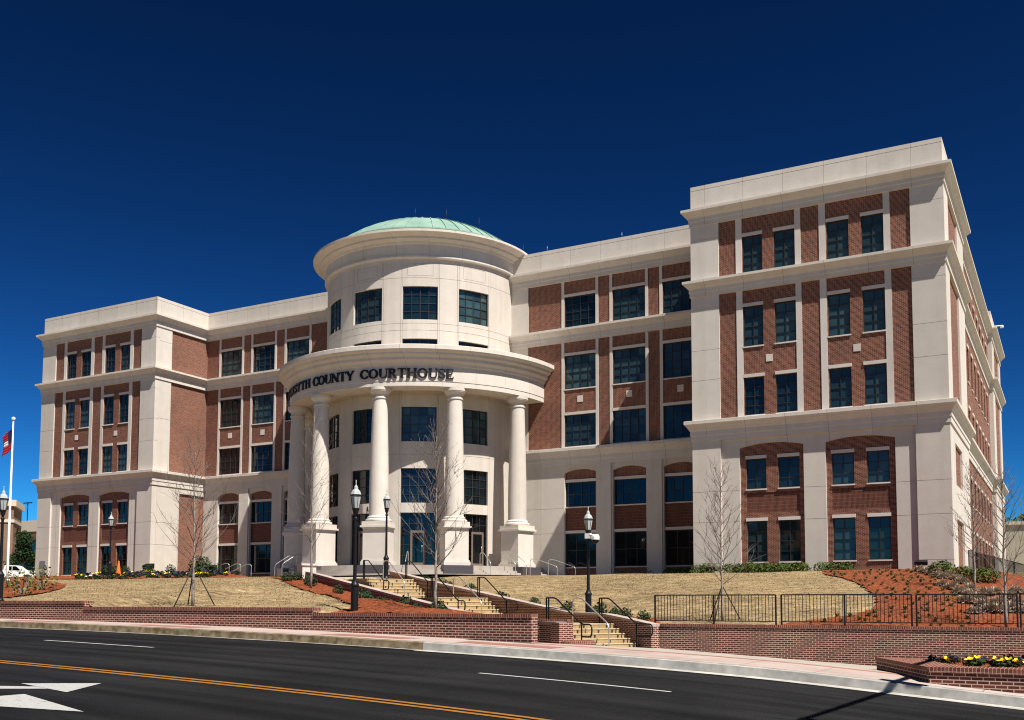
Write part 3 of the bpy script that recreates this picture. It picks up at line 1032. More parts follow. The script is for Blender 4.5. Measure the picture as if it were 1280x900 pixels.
# east side ----------------------------------------------------------------------
XE = C + TO
fe = plane_e(XE)
EW = [74.2 + 3.05 * k for k in range(8)]
def epier(y0, y1, z0, z1):
    mb = MB(); mb.box(XE - .5, XE, y0, y1, z0, z1); return mb
for z0, z1 in ((Z1[1] - .1, Z2[0] + .1), (Z2[1] - .1, Z3[0] + .1)):
    for (a, b) in ((TF + .402, 62.2), (67.3, 71.4), (98.2, 101.0), (107.5, 110)):
        part('pilaster', epier(a, b, z0, z1), M['stone_plain'])
    for (a, b) in ((62.2, 67.3), (101.0, 107.5)):
        mb = MB(); mb.grid(lambda u, v, d: fe(u, v, d + .1), [a, b], [z0, z1], [])
        part('brick_wall', mb, M['brick'])
    holes = [(y - .62, y + .62, r[0], r[1], .14, True) for y in EW for r in ROWS[2:] if z0 < r[0] + .3 < z1]
    mb = MB(); mb.grid(lambda u, v, d: fe(u, v, d + .35), [71.4, 98.2], [z0, z1], holes)
    part('brick_wall', mb, M['brick'])
mb = MB()
holes = [(62.6, 66.6, 7.0, 9.2, .12, False), (62.6, 66.6, GR, 5.0, .12, False)]
mb.grid(fe, [TF + .502, 71.4], [GR, Z1[0] + .1], [(62.6, 66.6, 7.0, 9.4, .12, True), (62.6, 66.6, 2.2, 5.05, .12, True)])
part('stone_wall', mb, M['stone'])
mb = MB(); mb.grid(lambda u, v, d: fe(u, v, d + .12), [62.6, 66.6], [2.2, 5.05], [])
part('brick_panel', mb, M['brick'])
mb = MB(); mb.grid(lambda u, v, d: fe(u, v, d + .12), [62.6, 66.6], [7.0, 9.4], [])
part('brick_panel', mb, M['brick'])
holes = [(y - .62, y + .62, r[0], r[1], .14, True) for y in EW for r in ROWS[:2]]
mb = MB(); mb.grid(lambda u, v, d: fe(u, v, d + .35), [71.4, 98.2], [GR, Z1[0] + .1], holes)
part('brick_wall', mb, M['brick'])
mb = MB(); mb.grid(fe, [98.2, 110], [GR, Z1[0] + .1], [(101, 107.5, GR, 9.2, .1, False)])
part('stone_wall', mb, M['stone'])
mb = MB()
mb.face([(XE - .35, 71.4, GR), (XE, 71.4, GR), (XE, 71.4, Z1[1] - .1), (XE - .35, 71.4, Z1[1] - .1)])
mb.face([(XE - .35, 98.2, GR), (XE, 98.2, GR), (XE, 98.2, Z1[1] - .1), (XE - .35, 98.2, Z1[1] - .1)])
part('stone_wall', mb, M['stone_plain'])
EASTW = []
f_, p_ = MB(), MB()
for y in EW:
    for ri, r in enumerate(ROWS):
        if y < 78 :
            win(1.24, r[1] - r[0], 2, 4, (XE - .35 - .06, y, r[0]), rz=math.pi / 2)
        else:
            EASTW.append((y, r))
wf, wp, wl = MB(), MB(), MB()
for y, r in EASTW:
    x = XE - .35 - .06
    h = r[1] - r[0]
    for a, b in ((-.62, -.55), (.55, .62), (-.03, .03)):
        wf.box(x - .14, x - .04, y + a, y + b, r[0], r[1])
    for k in range(5):
        z = r[0] + h * k / 4
        wf.box(x - .13, x - .05, y - .6, y + .6, min(max(z - .03, r[0]), r[1] - .06), min(max(z + .03, r[0] + .06), r[1]))
    wp.face([(x - .10, y - .61, r[0]), (x - .10, y + .61, r[0]), (x - .10, y + .61, r[1]), (x - .10, y - .61, r[1])])
    wl.box(x - .1, x + .12, y - .65, y + .65, r[1] + .003, r[1] + .2)
    wl.box(x - .1, x + .13, y - .65, y + .65, r[0] - .085, r[0] - .003)
sw = part('side_window', wf, M['frame']); tag(sw, kind='stuff')
po = wp.build('pane', M['glass_dark'], sw); tag(po, kind='stuff')
lo = wl.build('lintel', M['lintel'], sw); tag(lo, kind='stuff')

# cornices, parapets, roof ---------------------------------------------------------
def prof(z0, z1, lip, arch=.07):
    return [(-.12, z0), (arch, z0), (arch, z0 + (z1 - z0) * .26), (arch + .04, z0 + (z1 - z0) * .28), (arch + .04, z0 + (z1 - z0) * .5),
            (arch + .08, z0 + (z1 - z0) * .54), (lip * .55, z0 + (z1 - z0) * .66), (lip * .7, z0 + (z1 - z0) * .72), (lip * .75, z0 + (z1 - z0) * .76),
            (lip, z0 + (z1 - z0) * .84), (lip, z1), (lip - .06, z1 + .02), (-.2, z1 + .06)]
YB = 110.0
PL = [(C - TO, YB), (C - TO, TF), (C - TI, TF), (C - TI, WF), (C - 7.3, WF)]
PR = [(C + 7.3, WF), (C + TI, WF), (C + TI, TF), (XE, TF), (XE, 71.4), (XE - .35, 71.4), (XE - .35, 98.2), (XE, 98.2), (XE, YB)]
for path in (PL, PR):
    for (z0, z1), lip in ((Z1, .42), (Z2, .44), (Z3, .48)):
        mb = MB(); mb.sweep(path, prof(z0, z1, lip)); part('cornice', mb, M['stone'])
    mb = MB()
    mb.sweep(path, [(-.02, Z3[1] + .03), (-.02, PAR - .28), (-.045, PAR - .275), (-.045, PAR - .25), (-.02, PAR - .245), (-.02, PAR), (-.42, PAR), (-.42, 25.2)])
    part('parapet', mb, M['stone'])
mb = MB()
mb.face([(C - TO + .3, TF + .3, 25.3), (C - TI - .3, TF + .3, 25.3), (C - TI - .3, YB, 25.3), (C - TO + .3, YB, 25.3)])
mb.face([(C - TI - .3, WF + .3, 25.3), (C + TI + .3, WF + .3, 25.3), (C + TI + .3, YB, 25.3), (C - TI - .3, YB, 25.3)])
mb.face([(C + TI + .3, TF + .3, 25.3), (XE - .3, TF + .3, 25.3), (XE - .3, YB, 25.3), (C + TI + .3, YB, 25.3)])
part('roof', mb, M['roof'])
mb = MB()
mb.face([(C - TO + .02, TF + .45, GR), (C - TO + .02, YB, GR), (C - TO + .02, YB, 25.3), (C - TO + .02, TF + .45, 25.3)])
mb.face([(C - TO, YB, GR), (XE, YB, GR), (XE, YB, 26), (C - TO, YB, 26)])
part('brick_wall', mb, M['brick'])

# rotunda -----------------------------------------------------------------------------
def drum(u, v, d):       # u in degrees from the front towards +X
    a = R_(u); r = RD - d
    return (RC.x + r * math.sin(a), RC.y - r * math.cos(a), v)
WS, WH = 30.88, 9.53
cen = [-WS, 0, WS, 2 * WS]
FZ = 2.80
RROWS = [(20.38, 22.80), (11.62, 14.10), (7.27, 9.72)]
mb = MB()
hol = []
for c in cen + [-2 * WS]:
    for e in (c - WH - .9, c - WH, c + WH, c + WH + .9):     # panel joints
        hol.append((e - .08, e + .08, FZ, 24.8, .03, False))
for z in (10.7, 15.0, 19.6, 23.4, 20.1):
    hol.append((-92, 92, z - .012, z + .012, .03, False))
for c in cen:
    hol.append((c - WH + 2.6, c + WH - 2.6, 23.55, 23.57, .03, False)); hol.append((c - WH + 2.6, c + WH - 2.6, 24.42, 24.44, .03, False))
    hol.append((c - WH + 2.6, c - WH + 2.75, 23.55, 24.44, .03, False)); hol.append((c + WH - 2.75, c + WH - 2.6, 23.55, 24.44, .03, False))
for c in cen:
    for a, b in RROWS:
        hol.append((c - WH, c + WH, a, b, .22, True))
    hol.append((c - WH, c + WH, 17.82, 19.0, .22, True))
    hol.append((c - WH, c + WH, FZ, 6.58, .22, True))
mb.grid(lambda u, v, d: drum(u, v, d), list(np.arange(-95, 96, 2.5)), [FZ - .8, 24.8], hol)
part('rotunda_wall', mb, M['stone_plain'])
BR = RD - .12
def rwin(c, a, b, nx, ny, glass):
    w_ = 2 * R_(WH) * BR
    p = (RC.x + BR * math.sin(R_(c)), RC.y - BR * math.cos(R_(c)), a)
    return win(w_, b - a, nx, ny, p, rz=R_(c), glass=glass, bend=BR, sill=False, lint=False)
for k, c in enumerate(cen):
    rwin(c, 20.38, 22.80, 4, 4, 'glass')
    rwin(c, 17.82, 19.0, 4, 2, 'glass_dark')
    rwin(c, 11.62, 14.10, 4, 4, 'glass')
    rwin(c, 7.27, 9.72, 4, 4, 'glass_dark')
    rwin(c, FZ + .02, 6.58, 4, 5, 'glass_dark')
    # entrance door leaf with bronze stiles, set just in front of the glazing
    a = R_(c + (3.0 if k == 3 else 0.0))
    d = MB()
    hw, hh = .52, 2.5
    d.box(-hw, -hw + .14, -.05, .03, 0, hh); d.box(hw - .14, hw, -.05, .03, 0, hh)
    d.box(-hw + .14, hw - .14, -.05, .03, 0, .25); d.box(-hw + .14, hw - .14, -.05, .03, hh - .16, hh)
    r = RD - .13
    do = d.build('door', mat('door_bronze', (0.17, 0.13, 0.10), .5, .2) if 'door_bronze' not in bpy.data.materials else bpy.data.materials['door_bronze'])
    do.parent = CH
    do.location = Vector((RC.x + r * math.sin(a), RC.y - r * math.cos(a), FZ + .02)) - CH.location
    do.rotation_euler = (0, 0, a)
    g = MB(); g.face([(-hw + .13, -.02, .24), (hw - .13, -.02, .24), (hw - .13, -.02, hh - .15), (-hw + .13, -.02, hh - .15)]); g.build('pane', M['glass_dark'], do, world=False)
    g = MB(); g.tube([(.3, -.05, .95), (.3, -.11, .97), (.3, -.11, 1.45), (.3, -.05, 1.47)], .015, 6); g.build('handle', M['steel'], do, world=False)
# drum cornice and dome
mb = MB()
mb.lathe([(RD - .1, 24.78), (RD + .20, 24.78), (RD + .24, 24.86), (RD + .24, 24.96), (RD + .16, 25.0), (RD + .16, 25.78), (RD + .26, 25.84), (RD + .30, 25.96), (RD + .58, 26.06),
          (RD + .62, 26.10), (RD + .62, 26.22), (RD + .86, 26.30), (RD + 1.05, 26.38), (RD + 1.15, 26.42), (RD + 1.15, 26.58), (RD + 1.0, 26.64), (RD + .2, 26.68), (6.6, 26.7)], RC, 0, 360, 96)
part('rotunda_cornice', mb, M['stone'])
mb = MB(); mb.lathe([(RD, 24.6), (RD, 26.7)], RC, 0, 360, 72); part('rotunda_wall', mb, M['stone_plain'])
DOMER, DB, DT = 7.55, 27.12, 29.9
hgt = DT - DB
SR = (DOMER ** 2 + hgt ** 2) / (2 * hgt)
def domez(r):
    return DB + math.sqrt(max(0, SR * SR - r * r)) - (SR - hgt)
mb = MB(); rs = list(np.linspace(DOMER, 0.02, 16))
mb.lathe([(7.5, 26.66), (7.5, 27.02), (7.66, 27.04), (7.66, DB), (DOMER, DB)], RC, 0, 360, 96)
mb.lathe([(r, domez(r)) for r in rs], RC, 0, 360, 96, smooth=True)
dome = part('dome', mb, M['copper'])
for k in range(48):
    a = 2 * math.pi * k / 48
    s = MB()
    pts = []
    for r in np.linspace(DOMER, 0.5, 10):
        pts.append((RC.x + r * math.sin(a), RC.y - r * math.cos(a), domez(r) + .015))
    for p, q in zip(pts, pts[1:]):
        s.bar(p, q, .05, .09)
    s.build('standing_seam', M['copper'], dome)
for a, r, z, h in [(-60, 8.4, 26.62, .8), (20, 3.5, domez(3.5), .8), (60, 3.5, domez(3.5), .9), (75, 6.0, domez(6.0), .9), (95, 8.4, 26.62, .7)]:
    s = MB(); s.tube([(RC.x + r * math.sin(R_(a)), RC.y - r * math.cos(R_(a)), z - .05), (RC.x + r * math.sin(R_(a)), RC.y - r * math.cos(R_(a)), z + h)], [.022, .012], 5)
    part('lightning_rod', s, M['frame'])
for u, z in [(10.5, PAR), (16.5, PAR)]:
    y = WF + .2 if abs(u) < 23 else TF + .2
    s = MB(); s.tube([(C + u if abs(u) < 38 else C - 24 - abs(u) % 12, y, z - .02), (C + u if abs(u) < 38 else C - 24 - abs(u) % 12, y, z + .45)], .012, 4)
    part('lightning_rod', s, M['steel'])
# portico: entablature, ceiling, columns, podium
RF = 10.31
mb = MB()
mb.lathe([(RD - .1, 15.22), (8.85, 15.22), (8.85, 15.0), (RF - .03, 15.0), (RF - .03, 15.32), (RF, 15.34), (RF, 16.36), (RF + .10, 16.42), (RF + .14, 16.56), (RF + .30, 16.70), (RF + .34, 16.74), (RF + .34, 16.92),
          (RF + .55, 17.04), (RF + .58, 17.10), (RF + .58, 17.20), (RF + .78, 17.30), (RF + .83, 17.38), (RF + .83, 17.66), (RF + .7, 17.72), (RD - .05, 17.76)], RC, -92, 92, 72)
part('entablature', mb, M['stone'])
for a in (15.44, 46.3, 77.2, -15.44, -46.3, -77.2):
    th = R_(a); rr = 9.68
    p = Vector((RC.x + rr * math.sin(th), RC.y - rr * math.cos(th), 0))
    col = MB()
    n_ = 40
    col.lathe([(.66, 6.12), (.665, 7.5), (.645, 9.0), (.60, 11.0), (.545, 13.0), (.50, 14.25)], p.xy, 0, 360, n_, smooth=True)
    co = part('column', col, M['stone_plain'])
    s = MB(); s.lathe([(.88, 5.74), (.90, 5.80), (.90, 5.86), (.86, 5.92), (.76, 5.96), (.78, 6.02), (.76, 6.08), (.66, 6.14)], p.xy, 0, 360, n_, smooth=True)
    s.build('column_base', M['stone_plain'], co)
    s = MB(); s.lathe([(.50, 14.20), (.56, 14.22), (.56, 14.30), (.51, 14.33), (.51, 14.52), (.58, 14.56), (.72, 14.70), (.74, 14.76), (.76, 14.78), (.76, 14.99)], p.xy, 0, 360, n_)
    s.build('capital', M['stone_plain'], co)
    ux, uy = (math.cos(th), math.sin(th)), (-math.sin(th), math.cos(th))
    s = MB()
    s.obox(p, ux, uy, .93, .93, FZ - .02, FZ + .22); s.obox(p, ux, uy, .87, .87, FZ + .22, FZ + .34)
    s.obox(p, ux, uy, .815, .815, FZ + .34, 5.26)
    s.obox(p, ux, uy, .86, .86, 5.26, 5.34); s.obox(p, ux, uy, .97, .97, 5.34, 5.46); s.obox(p, ux, uy, .88, .88, 5.46, 5.74)
    for q in (-1, 1):   # raised border on the die
        pass
    s.build('pedestal', M['stone_plain'], co)
    q = p + Vector((math.sin(th), -math.cos(th), 0)) * .35
    s = MB(); s.obox(q, ux, uy, 1.02, 1.0, 1.3, FZ - .03)  # dark block in place of the shaded void under the pedestal overhang
    s.build('shaded_plinth', M['ped_shade'], co)
mb = MB()
pod = []
for k in range(4):
    r = 11.35 - .36 * k
    z = 2.18 + .155 * k
    pod += [(r, z - (.155 if k else .9)), (r, z)]
pod += [(10.25, 2.80), (10.25, FZ), (RD - .3, FZ)]
pod[-3] = (10.25, pod[-4][1])
mb.lathe(pod, RC, -95, 95, 60)
part('entrance_steps', mb, M['plaza'])
# address number over the doors and security camera on the far eaves
def glyph_mask(ch):
    H, Wd = 34, {'I': 14, 'C': 30, 'O': 34, 'U': 32, 'N': 34, 'H': 34, 'Y': 32, 'T': 30, 'R': 30, 'S': 24, 'E': 27, 'F': 26, '1': 14, '0': 22}[ch]
    yy, xx = np.mgrid[0:H, 0:Wd]
    x = (xx + .5) / H; y = (yy + .5) / H
    w_ = Wd / H
    m_ = np.zeros((H, Wd), bool)
    TH, TN, SF = .225, .115, .085
    def rect(x0, x1, y0, y1):
        m_[(x >= x0) & (x <= x1) & (y >= y0) & (y <= y1)] = True
    def stem(cx, th=TH, y0=0, y1=1, sf=True):
        rect(cx - th / 2, cx + th / 2, y0, y1)
        if sf:
            if y0 == 0: rect(cx - th / 2 - .075, cx + th / 2 + .075, 0, SF)
            if y1 == 1: rect(cx - th / 2 - .075, cx + th / 2 + .075, 1 - SF, 1)
    def line(x0, y0, x1, y1, th):
        d = np.array([x1 - x0, y1 - y0]); ln = np.hypot(*d); d = d / ln
        t = (x - x0) * d[0] + (y - y0) * d[1]
        e = np.abs(-(x - x0) * d[1] + (y - y0) * d[0])
        m_[(t >= 0) & (t <= ln) & (e <= th / 2)] = True
    def ring(cx, cy, rx, ry, tx, ty, cut=None):
        o = ((x - cx) / rx) ** 2 + ((y - cy) / ry) ** 2 <= 1
        i = ((x - cx) / (rx - tx)) ** 2 + ((y - cy) / (ry - ty)) ** 2 < 1
        r = o & ~i
        if cut is not None: r &= ~cut
        m_[r] = True
    if ch == 'O': ring(w_ / 2, .5, w_ / 2, .5, TH, TN)
    if ch == '0': ring(w_ / 2, .5, w_ / 2, .5, .15, TN)
    if ch == '1': stem(w_ / 2, .15); rect(.05, w_ / 2, .82, .90)
    if ch == 'C':
        ring(.5, .5, .5, .5, TH, TN, (x > .62) & (y > .30) & (y < .70)); rect(.80, .88, .66, .96); rect(.80, .86, .08, .30)
    if ch == 'I': stem(w_ / 2)
    if ch == 'T': stem(w_ / 2, y1=.99); rect(.02, w_ - .02, .92, 1); rect(.02, .08, .76, 1); rect(w_ - .08, w_ - .02, .76, 1)
    if ch == 'H': stem(.18); stem(w_ - .18); rect(.18, w_ - .18, .47, .55)
    if ch == 'U':
        rect(.10, .10 + TH, .3, 1); rect(.02, .36, 1 - SF, 1); rect(w_ - .16, w_ - .08, .3, 1); rect(w_ - .26, w_, 1 - SF, 1)
        ring(.10 + (w_ - .18) / 2, .34, (w_ - .18) / 2, .35, .12, .10, y > .34)
    if ch == 'N':
        stem(.14, TN); stem(w_ - .14, TN); line(.10, 1.0, w_ - .12, 0.0, TH)
    if ch == 'Y':
        rect(w_ / 2 - TH / 2, w_ / 2 + TH / 2, 0, .5); rect(w_ / 2 - .16, w_ / 2 + .16, 0, SF)
        line(.10, 1.0, w_ / 2, .42, TH); line(w_ - .10, 1.0, w_ / 2 + .03, .42, TN + .01); rect(0, .28, 1 - SF, 1); rect(w_ - .26, w_, 1 - SF, 1)
    if ch == 'R':
        stem(.18); ring(.40, .735, .34, .265, TH, TN, x < .26); rect(.2, .42, .47, .55); rect(.2, .42, .925, 1); line(.42, .5, w_ - .10, 0.02, TH); rect(w_ - .18, w_, 0, SF)
    if ch == 'E': stem(.18); rect(.18, w_ - .06, 1 - .075, 1); rect(w_ - .12, w_ - .06, .78, 1); rect(.18, w_ - .02, 0, .075); rect(w_ - .09, w_ - .02, 0, .24); rect(.18, .58, .47, .54); rect(.53, .59, .38, .63)
    if ch == 'F': stem(.18); rect(.18, w_ - .04, 1 - .075, 1); rect(w_ - .10, w_ - .04, .76, 1); rect(.18, .58, .45, .52); rect(.53, .59, .36, .62)
    if ch == 'S':
        c = w_ / 2
        ring(c, .745, c - .03, .255, .12, .08, (x > c) & (y < .72)); ring(c, .27, c - .01, .27, .13, .08, (x < c) & (y > .30))
        line(.10, .66, w_ - .10, .36, .16); rect(w_ - .12, w_ - .05, .74, .97); rect(.03, .10, .03, .27)
    return m_, w_
def letter_mesh(ch, h, x0, R0, depth, zb, mb):
    """solid letter standing on a round face: front faces per run, sides on the outline"""
    m_, w_ = glyph_mask(ch)
    Hn, Wn = m_.shape
    s = h / Hn; sx = s * WIDE
    def P(i, j, d):
        a = (x0 + i * sx) / R0
        r = R0 + d
        return (RC.x + r * math.sin(a), RC.y - r * math.cos(a), zb + j * s)
    for j in range(Hn):
        i = 0
        while i < Wn:
            if m_[j, i]:
                k = i
                while k < Wn and m_[j, k]: k += 1
                mb.face([P(i, j, depth), P(k, j, depth), P(k, j + 1, depth), P(i, j + 1, depth)])
                mb.face([P(i, j, 0), P(i, j, depth), P(i, j + 1, depth), P(i, j + 1, 0)])
                mb.face([P(k, j, depth), P(k, j, 0), P(k, j + 1, 0), P(k, j + 1, depth)])
                i = k
            else:
                i += 1
    for j in range(Hn + 1):
        for i in range(Wn):
            a = m_[j - 1, i] if j > 0 else False
            b = m_[j, i] if j < Hn else False
            if a != b:
                mb.face([P(i, j, 0), P(i + 1, j, 0), P(i + 1, j, depth), P(i, j, depth)])
    return w_ * h
WIDE = 1.06
def word(txt, a0, a1, h, R0, depth, zb):
    ws = [glyph_mask(c)[1] * h * WIDE for c in txt]
    tot = R_(a1 - a0) * R0
    gap = (tot - sum(ws)) / (len(txt) - 1)
    x = R_(a0) * R0
    for ch, w_ in zip(txt, ws):
        mb = MB(); letter_mesh(ch, h, x, R0, depth, zb, mb)
        o = part('letter', mb, M['letter'])
        x += w_ + gap
HL = .655
word('FORSYTH', -44.6, -17.8, HL, RF + .02, .085, 15.53)
word('COUNTY', -15.9, 5.9, HL, RF + .02, .085, 15.53)
word('COURTHOUSE', 8.5, 44.8, HL, RF + .02, .085, 15.53)
word('100', 2.0, 7.2, .30, RD + .005, .04, 6.74)
mb = MB()
mb.tube([(XE - .2, 98.6, 25.0), (XE + .9, 98.6, 25.0)], .05, 6); mb.tube([(XE + .85, 98.6, 25.0), (XE + .85, 98.6, 24.8)], [.12, .16], 8)
part('eaves_camera', mb, M['white'])
mb = MB(); mb.box(C - 37.7, C - 36.95, TF - .08, TF - .028, 2.1, 4.0)
part('access_panel', mb, mat('grey_panel', (.18, .17, .17), .6))

# ================================================================== site walls
def wall_thing(name, label, runs, m_=M['wallbrick'], cop=M['rowlock'], cat='wall', proj=.035):
    """runs: (x0,y0, x1,y1, thickness, ztop0, ztop1, zbottom fn)"""
    x, y = runs[0][0], runs[0][1]
    root = thing(name, (x, y, runs[0][7](x, y)), label, cat)
    b, c = MB(), MB()
    for (x0, y0, x1, y1, th, t0, t1, zf) in runs:
        n_ = max(1, int(math.hypot(x1 - x0, y1 - y0) / 1.5))
        d = Vector((x1 - x0, y1 - y0)).normalized()
        nrm = Vector((-d.y, d.x))
        for k in range(n_):
            a, e = k / n_, (k + 1) / n_
            A = Vector((lerp(x0, x1, a), lerp(y0, y1, a))); B = Vector((lerp(x0, x1, e), lerp(y0, y1, e)))
            za, zb = lerp(t0, t1, a), lerp(t0, t1, e)
            ch = .085
            pts = []
            for P_, zt in ((A, za), (B, zb)):
                lo = zf(P_.x, P_.y) - .35
                for q in (P_, P_ + nrm * th):
                    pts.append((q.x, q.y, lo)); pts.append((q.x, q.y, zt - ch))
            (a0, a1, a2, a3, b0, b1, b2, b3) = pts
            b.hexa([a0, b0, b2, a2, a1, b1, b3, a3])
            pts = []
            for P_, zt in ((A, za), (B, zb)):
                for q in (P_ - nrm * proj, P_ + nrm * (th + proj)):
                    pts.append((q.x, q.y, zt - ch)); pts.append((q.x, q.y, zt))
            (a0, a1, a2, a3, b0, b1, b2, b3) = pts
            c.hexa([a0, b0, b2, a2, a1, b1, b3, a3])
    b.build('brickwork', m_, root)
    c.build('coping', cop, root)
    return root
wz = lambda x, y: walk_z(x)
pz = lambda x, y: plaza_z(x, y)
TH = .32
wall_thing('retaining_wall', 'low brick street wall stepping down in three lengths below the left lawn',
           [(-110, 22.6, -28.45, 22.6, TH, .155, .155, wz), (-28.45, 22.6, -18.85, 22.6, TH, -.035, -.035, wz), (-18.85, 22.6, -11.87, 22.6, TH, -.18, -.18, wz), (-12.6, 23.1, -16.6, 31.2, TH, -.23, -.45, pz)])
wall_thing('retaining_wall', 'short sunlit brick wall left of the lowest steps, behind the street wall', [(-16.9, 31.5, -15.15, 31.5, TH, -.42, -.42, pz)])
wall_thing('retaining_wall', 'long straight brick wall carrying the black metal fence right of the steps', [(-12.9, 34.0, 12.8, 34.0, TH, -.575, -.575, pz)])
# sloping cheek walls of the stairs
def cheek(l, knots, label):
    runs = []
    for (s0, z0), (s1, z1) in zip(knots, knots[1:]):
        a, b = sp(s0, l), sp(s1, l)
        runs.append((a[0], a[1], b[0], b[1], .34, z0, z1, lambda x, y: min(ground_z(x, y), -1.3 + .1 * stair_sl(x, y)[0] - .3)))
    return wall_thing('cheek_wall', label, runs, cat='wall', cop=M['walk'])
cheek(.36, [(-.75, -.575), (.6, -.40), (2.0, -.24), (4.4, -.19), (14.6, 1.02), (21.5, 1.9)], 'sloping brick side wall with pale coping along the right of the stairs')
cheek(-SW, [(0.2, -.50), (3.0, -.50), (7.2, -.18), (14.2, .60), (25.5, 1.93)], 'sloping brick side wall with pale coping along the left of the stairs')
# pier with rounded foot at the bottom left of the steps
pr = thing('stair_pier', (*sp(-.15, -SW - .45), -1.4), 'squat brick pier with a rounded foot at the bottom left of the steps', 'pier')
pc = sp(-.1, -SW - .35)
b = MB(); b.obox(pc, SA, SB, .25, .28, -1.8, -.52); b.build('shaft', M['wallbrick'], pr)
b = MB(); b.lathe([(.62, -1.8), (.62, -1.16), (.56, -1.12), (0.05, -1.10)], sp(-.45, -SW + .05), 0, 360, 20); b.build('rounded_foot', M['rowlock'], pr)
pe = thing('end_pier', (*sp(25.7, -SW - .15), 1.7), 'pale stone end pier at the top of the left stair wall', 'pier')
b = MB(); b.obox(sp(25.9, -SW - .15), SA, SB, .45, .4, 1.2, 2.25); b.build('shaft', M['stone_plain'], pe)
b = MB(); b.obox(sp(25.9, -SW - .15), SA, SB, .52, .47, 2.25, 2.36); b.build('cap', M['stone_plain'], pe)

# stairs: three flights with landings between, one thing
st = thing('stairs', (SP.x, SP.y, -1.42), 'tan concrete garden steps climbing in three flights from the pavement to the entrance', 'stairs')
for fi, (s0, n_, zb) in enumerate(FL):
    mb = MB()
    for k in range(n_):
        a, b_ = s0 + k * TRD, (s0 + (k + 1) * TRD) if k < n_ - 1 else (FL[fi + 1][0] if fi < 2 else 30)
        c4 = [sp(a, -SW + .33), sp(a, 0.03), sp(b_, 0.03), sp(b_, -SW + .33)]
        z0, z1 = zb - .5, zb + RIS * (k + 1)
        mb.hexa([(q[0], q[1], z0) for q in c4] + [(q[0], q[1], z1) for q in c4])
    fo = mb.build('flight', M['step'], st)
    for k in range(n_):
        for l in (-SW + .7 + (k % 2) * .35, -1.35 + (k % 2) * .4, -.35):
            p = sp(s0 + k * TRD - .012, l)
            tl = MB(); tl.obox(p, SA, SB, .012, .03, zb + RIS * k + .03, zb + RIS * (k + 1) - .035)
            tl.build('step_light', M['tile'], fo)
    ns = MB()
    for k in range(n_):
        a = s0 + k * TRD; z = zb + RIS * (k + 1)
        c4 = [sp(a - .018, -SW + .335), sp(a - .018, .025), sp(a + .05, .025), sp(a + .05, -SW + .335)]
        ns.hexa([(q[0], q[1], z - .032) for q in c4] + [(q[0], q[1], z + .004) for q in c4])
    ns.build('nosing', M['nosing'], fo)
p0 = sp(0, 0)
mb = MB()
tp = [sp(30, -SW + .33), sp(30, .03), (C + 6.5, 53.2), (C - 2, 53.9), (C - 8, 54.6)]
mb.face([(q[0], q[1], ground_z(q[0], q[1]) + .12) for q in tp])
q4 = [(C - 9, 53.6), (C + 9, 53.6), (C + 13, 58), (C + 13.5, 65.5), (C - 13.5, 65.5), (C - 13, 58)]
mb.face([(q[0], q[1], 2.03) for q in q4])
tag(mb.build('forecourt', M['plaza']), kind='structure')

# ================================================================== rails and fences
def rail_path(pts, rad, name, m_, label, cat='handrail', group=None, posts=()):
    root = thing(name, pts[0], label, cat, group)
    b = MB(); b.tube(pts, rad, 8); b.build('rail', m_, root)
    for a, e in posts:
        b = MB(); b.tube([a, e], rad, 8); b.build('post', m_, root)
    return root
def rounded(pts, r=.15, n=4):
    P = [Vector(p) for p in pts]
    out = [P[0]]
    for i in range(1, len(P) - 1):
        a, b, c_ = P[i - 1], P[i], P[i + 1]
        d0 = (a - b); d1 = (c_ - b)
        q = min(r, d0.length * .45, d1.length * .45)
        s, e = b + d0.normalized() * q, b + d1.normalized() * q
        for k in range(n + 1):
            t = k / n
            out.append(s * (1 - t) ** 2 + b * 2 * t * (1 - t) + e * t * t)
    out.append(P[-1])
    return out
def S3(s, l, z):
    p = sp(s, l); return Vector((p[0], p[1], z))
which = ['lowest', 'middle', 'top']
for fi, (s0, n_, zb) in enumerate(FL):
    zt = zb + n_ * RIS; s1 = s0 + (n_ - 1) * TRD
    H = .92
    l = -1.45
    pts = rounded([S3(s0 - .3, l, zb), S3(s0 - .3, l, zb + H - .1), S3(s1, l, zt + H), S3(s1 + .55, l, zt + H), S3(s1 + .55, l, zt)], .22, 5)
    rail_path(pts, .024, 'handrail', M['steel'], 'bright steel handrail down the middle of the %s flight of steps' % which[fi], group='steel handrails')
    for l, sd in ((-.12, 'right'), (-SW + .45, 'left')):
        e = -1.0 if sd == 'right' else -.7
        lo_ = zb + H - .08
        main = [S3(s1 + .75, l, zt + H), S3(s1 + .15, l, zt + H), S3(s0 - .1, l, lo_), S3(s0 + e, l, lo_), S3(s0 + e, l, lo_ - .42), S3(s0 - .1, l, lo_ - .42)]
        posts = [(S3(s1 + .6, l, zt), S3(s1 + .6, l, zt + H)), (S3(s1 + .75, l, zt), S3(s1 + .75, l, zt + H)), (S3(s0 - .1, l, zb), S3(s0 - .1, l, lo_)), ]
        rail_path(rounded(main, .18, 4), .027, 'handrail', M['black'], 'black pipe handrail with a looped end on the %s side of the %s flight' % (sd, which[fi]), group='black stair handrails', posts=posts)
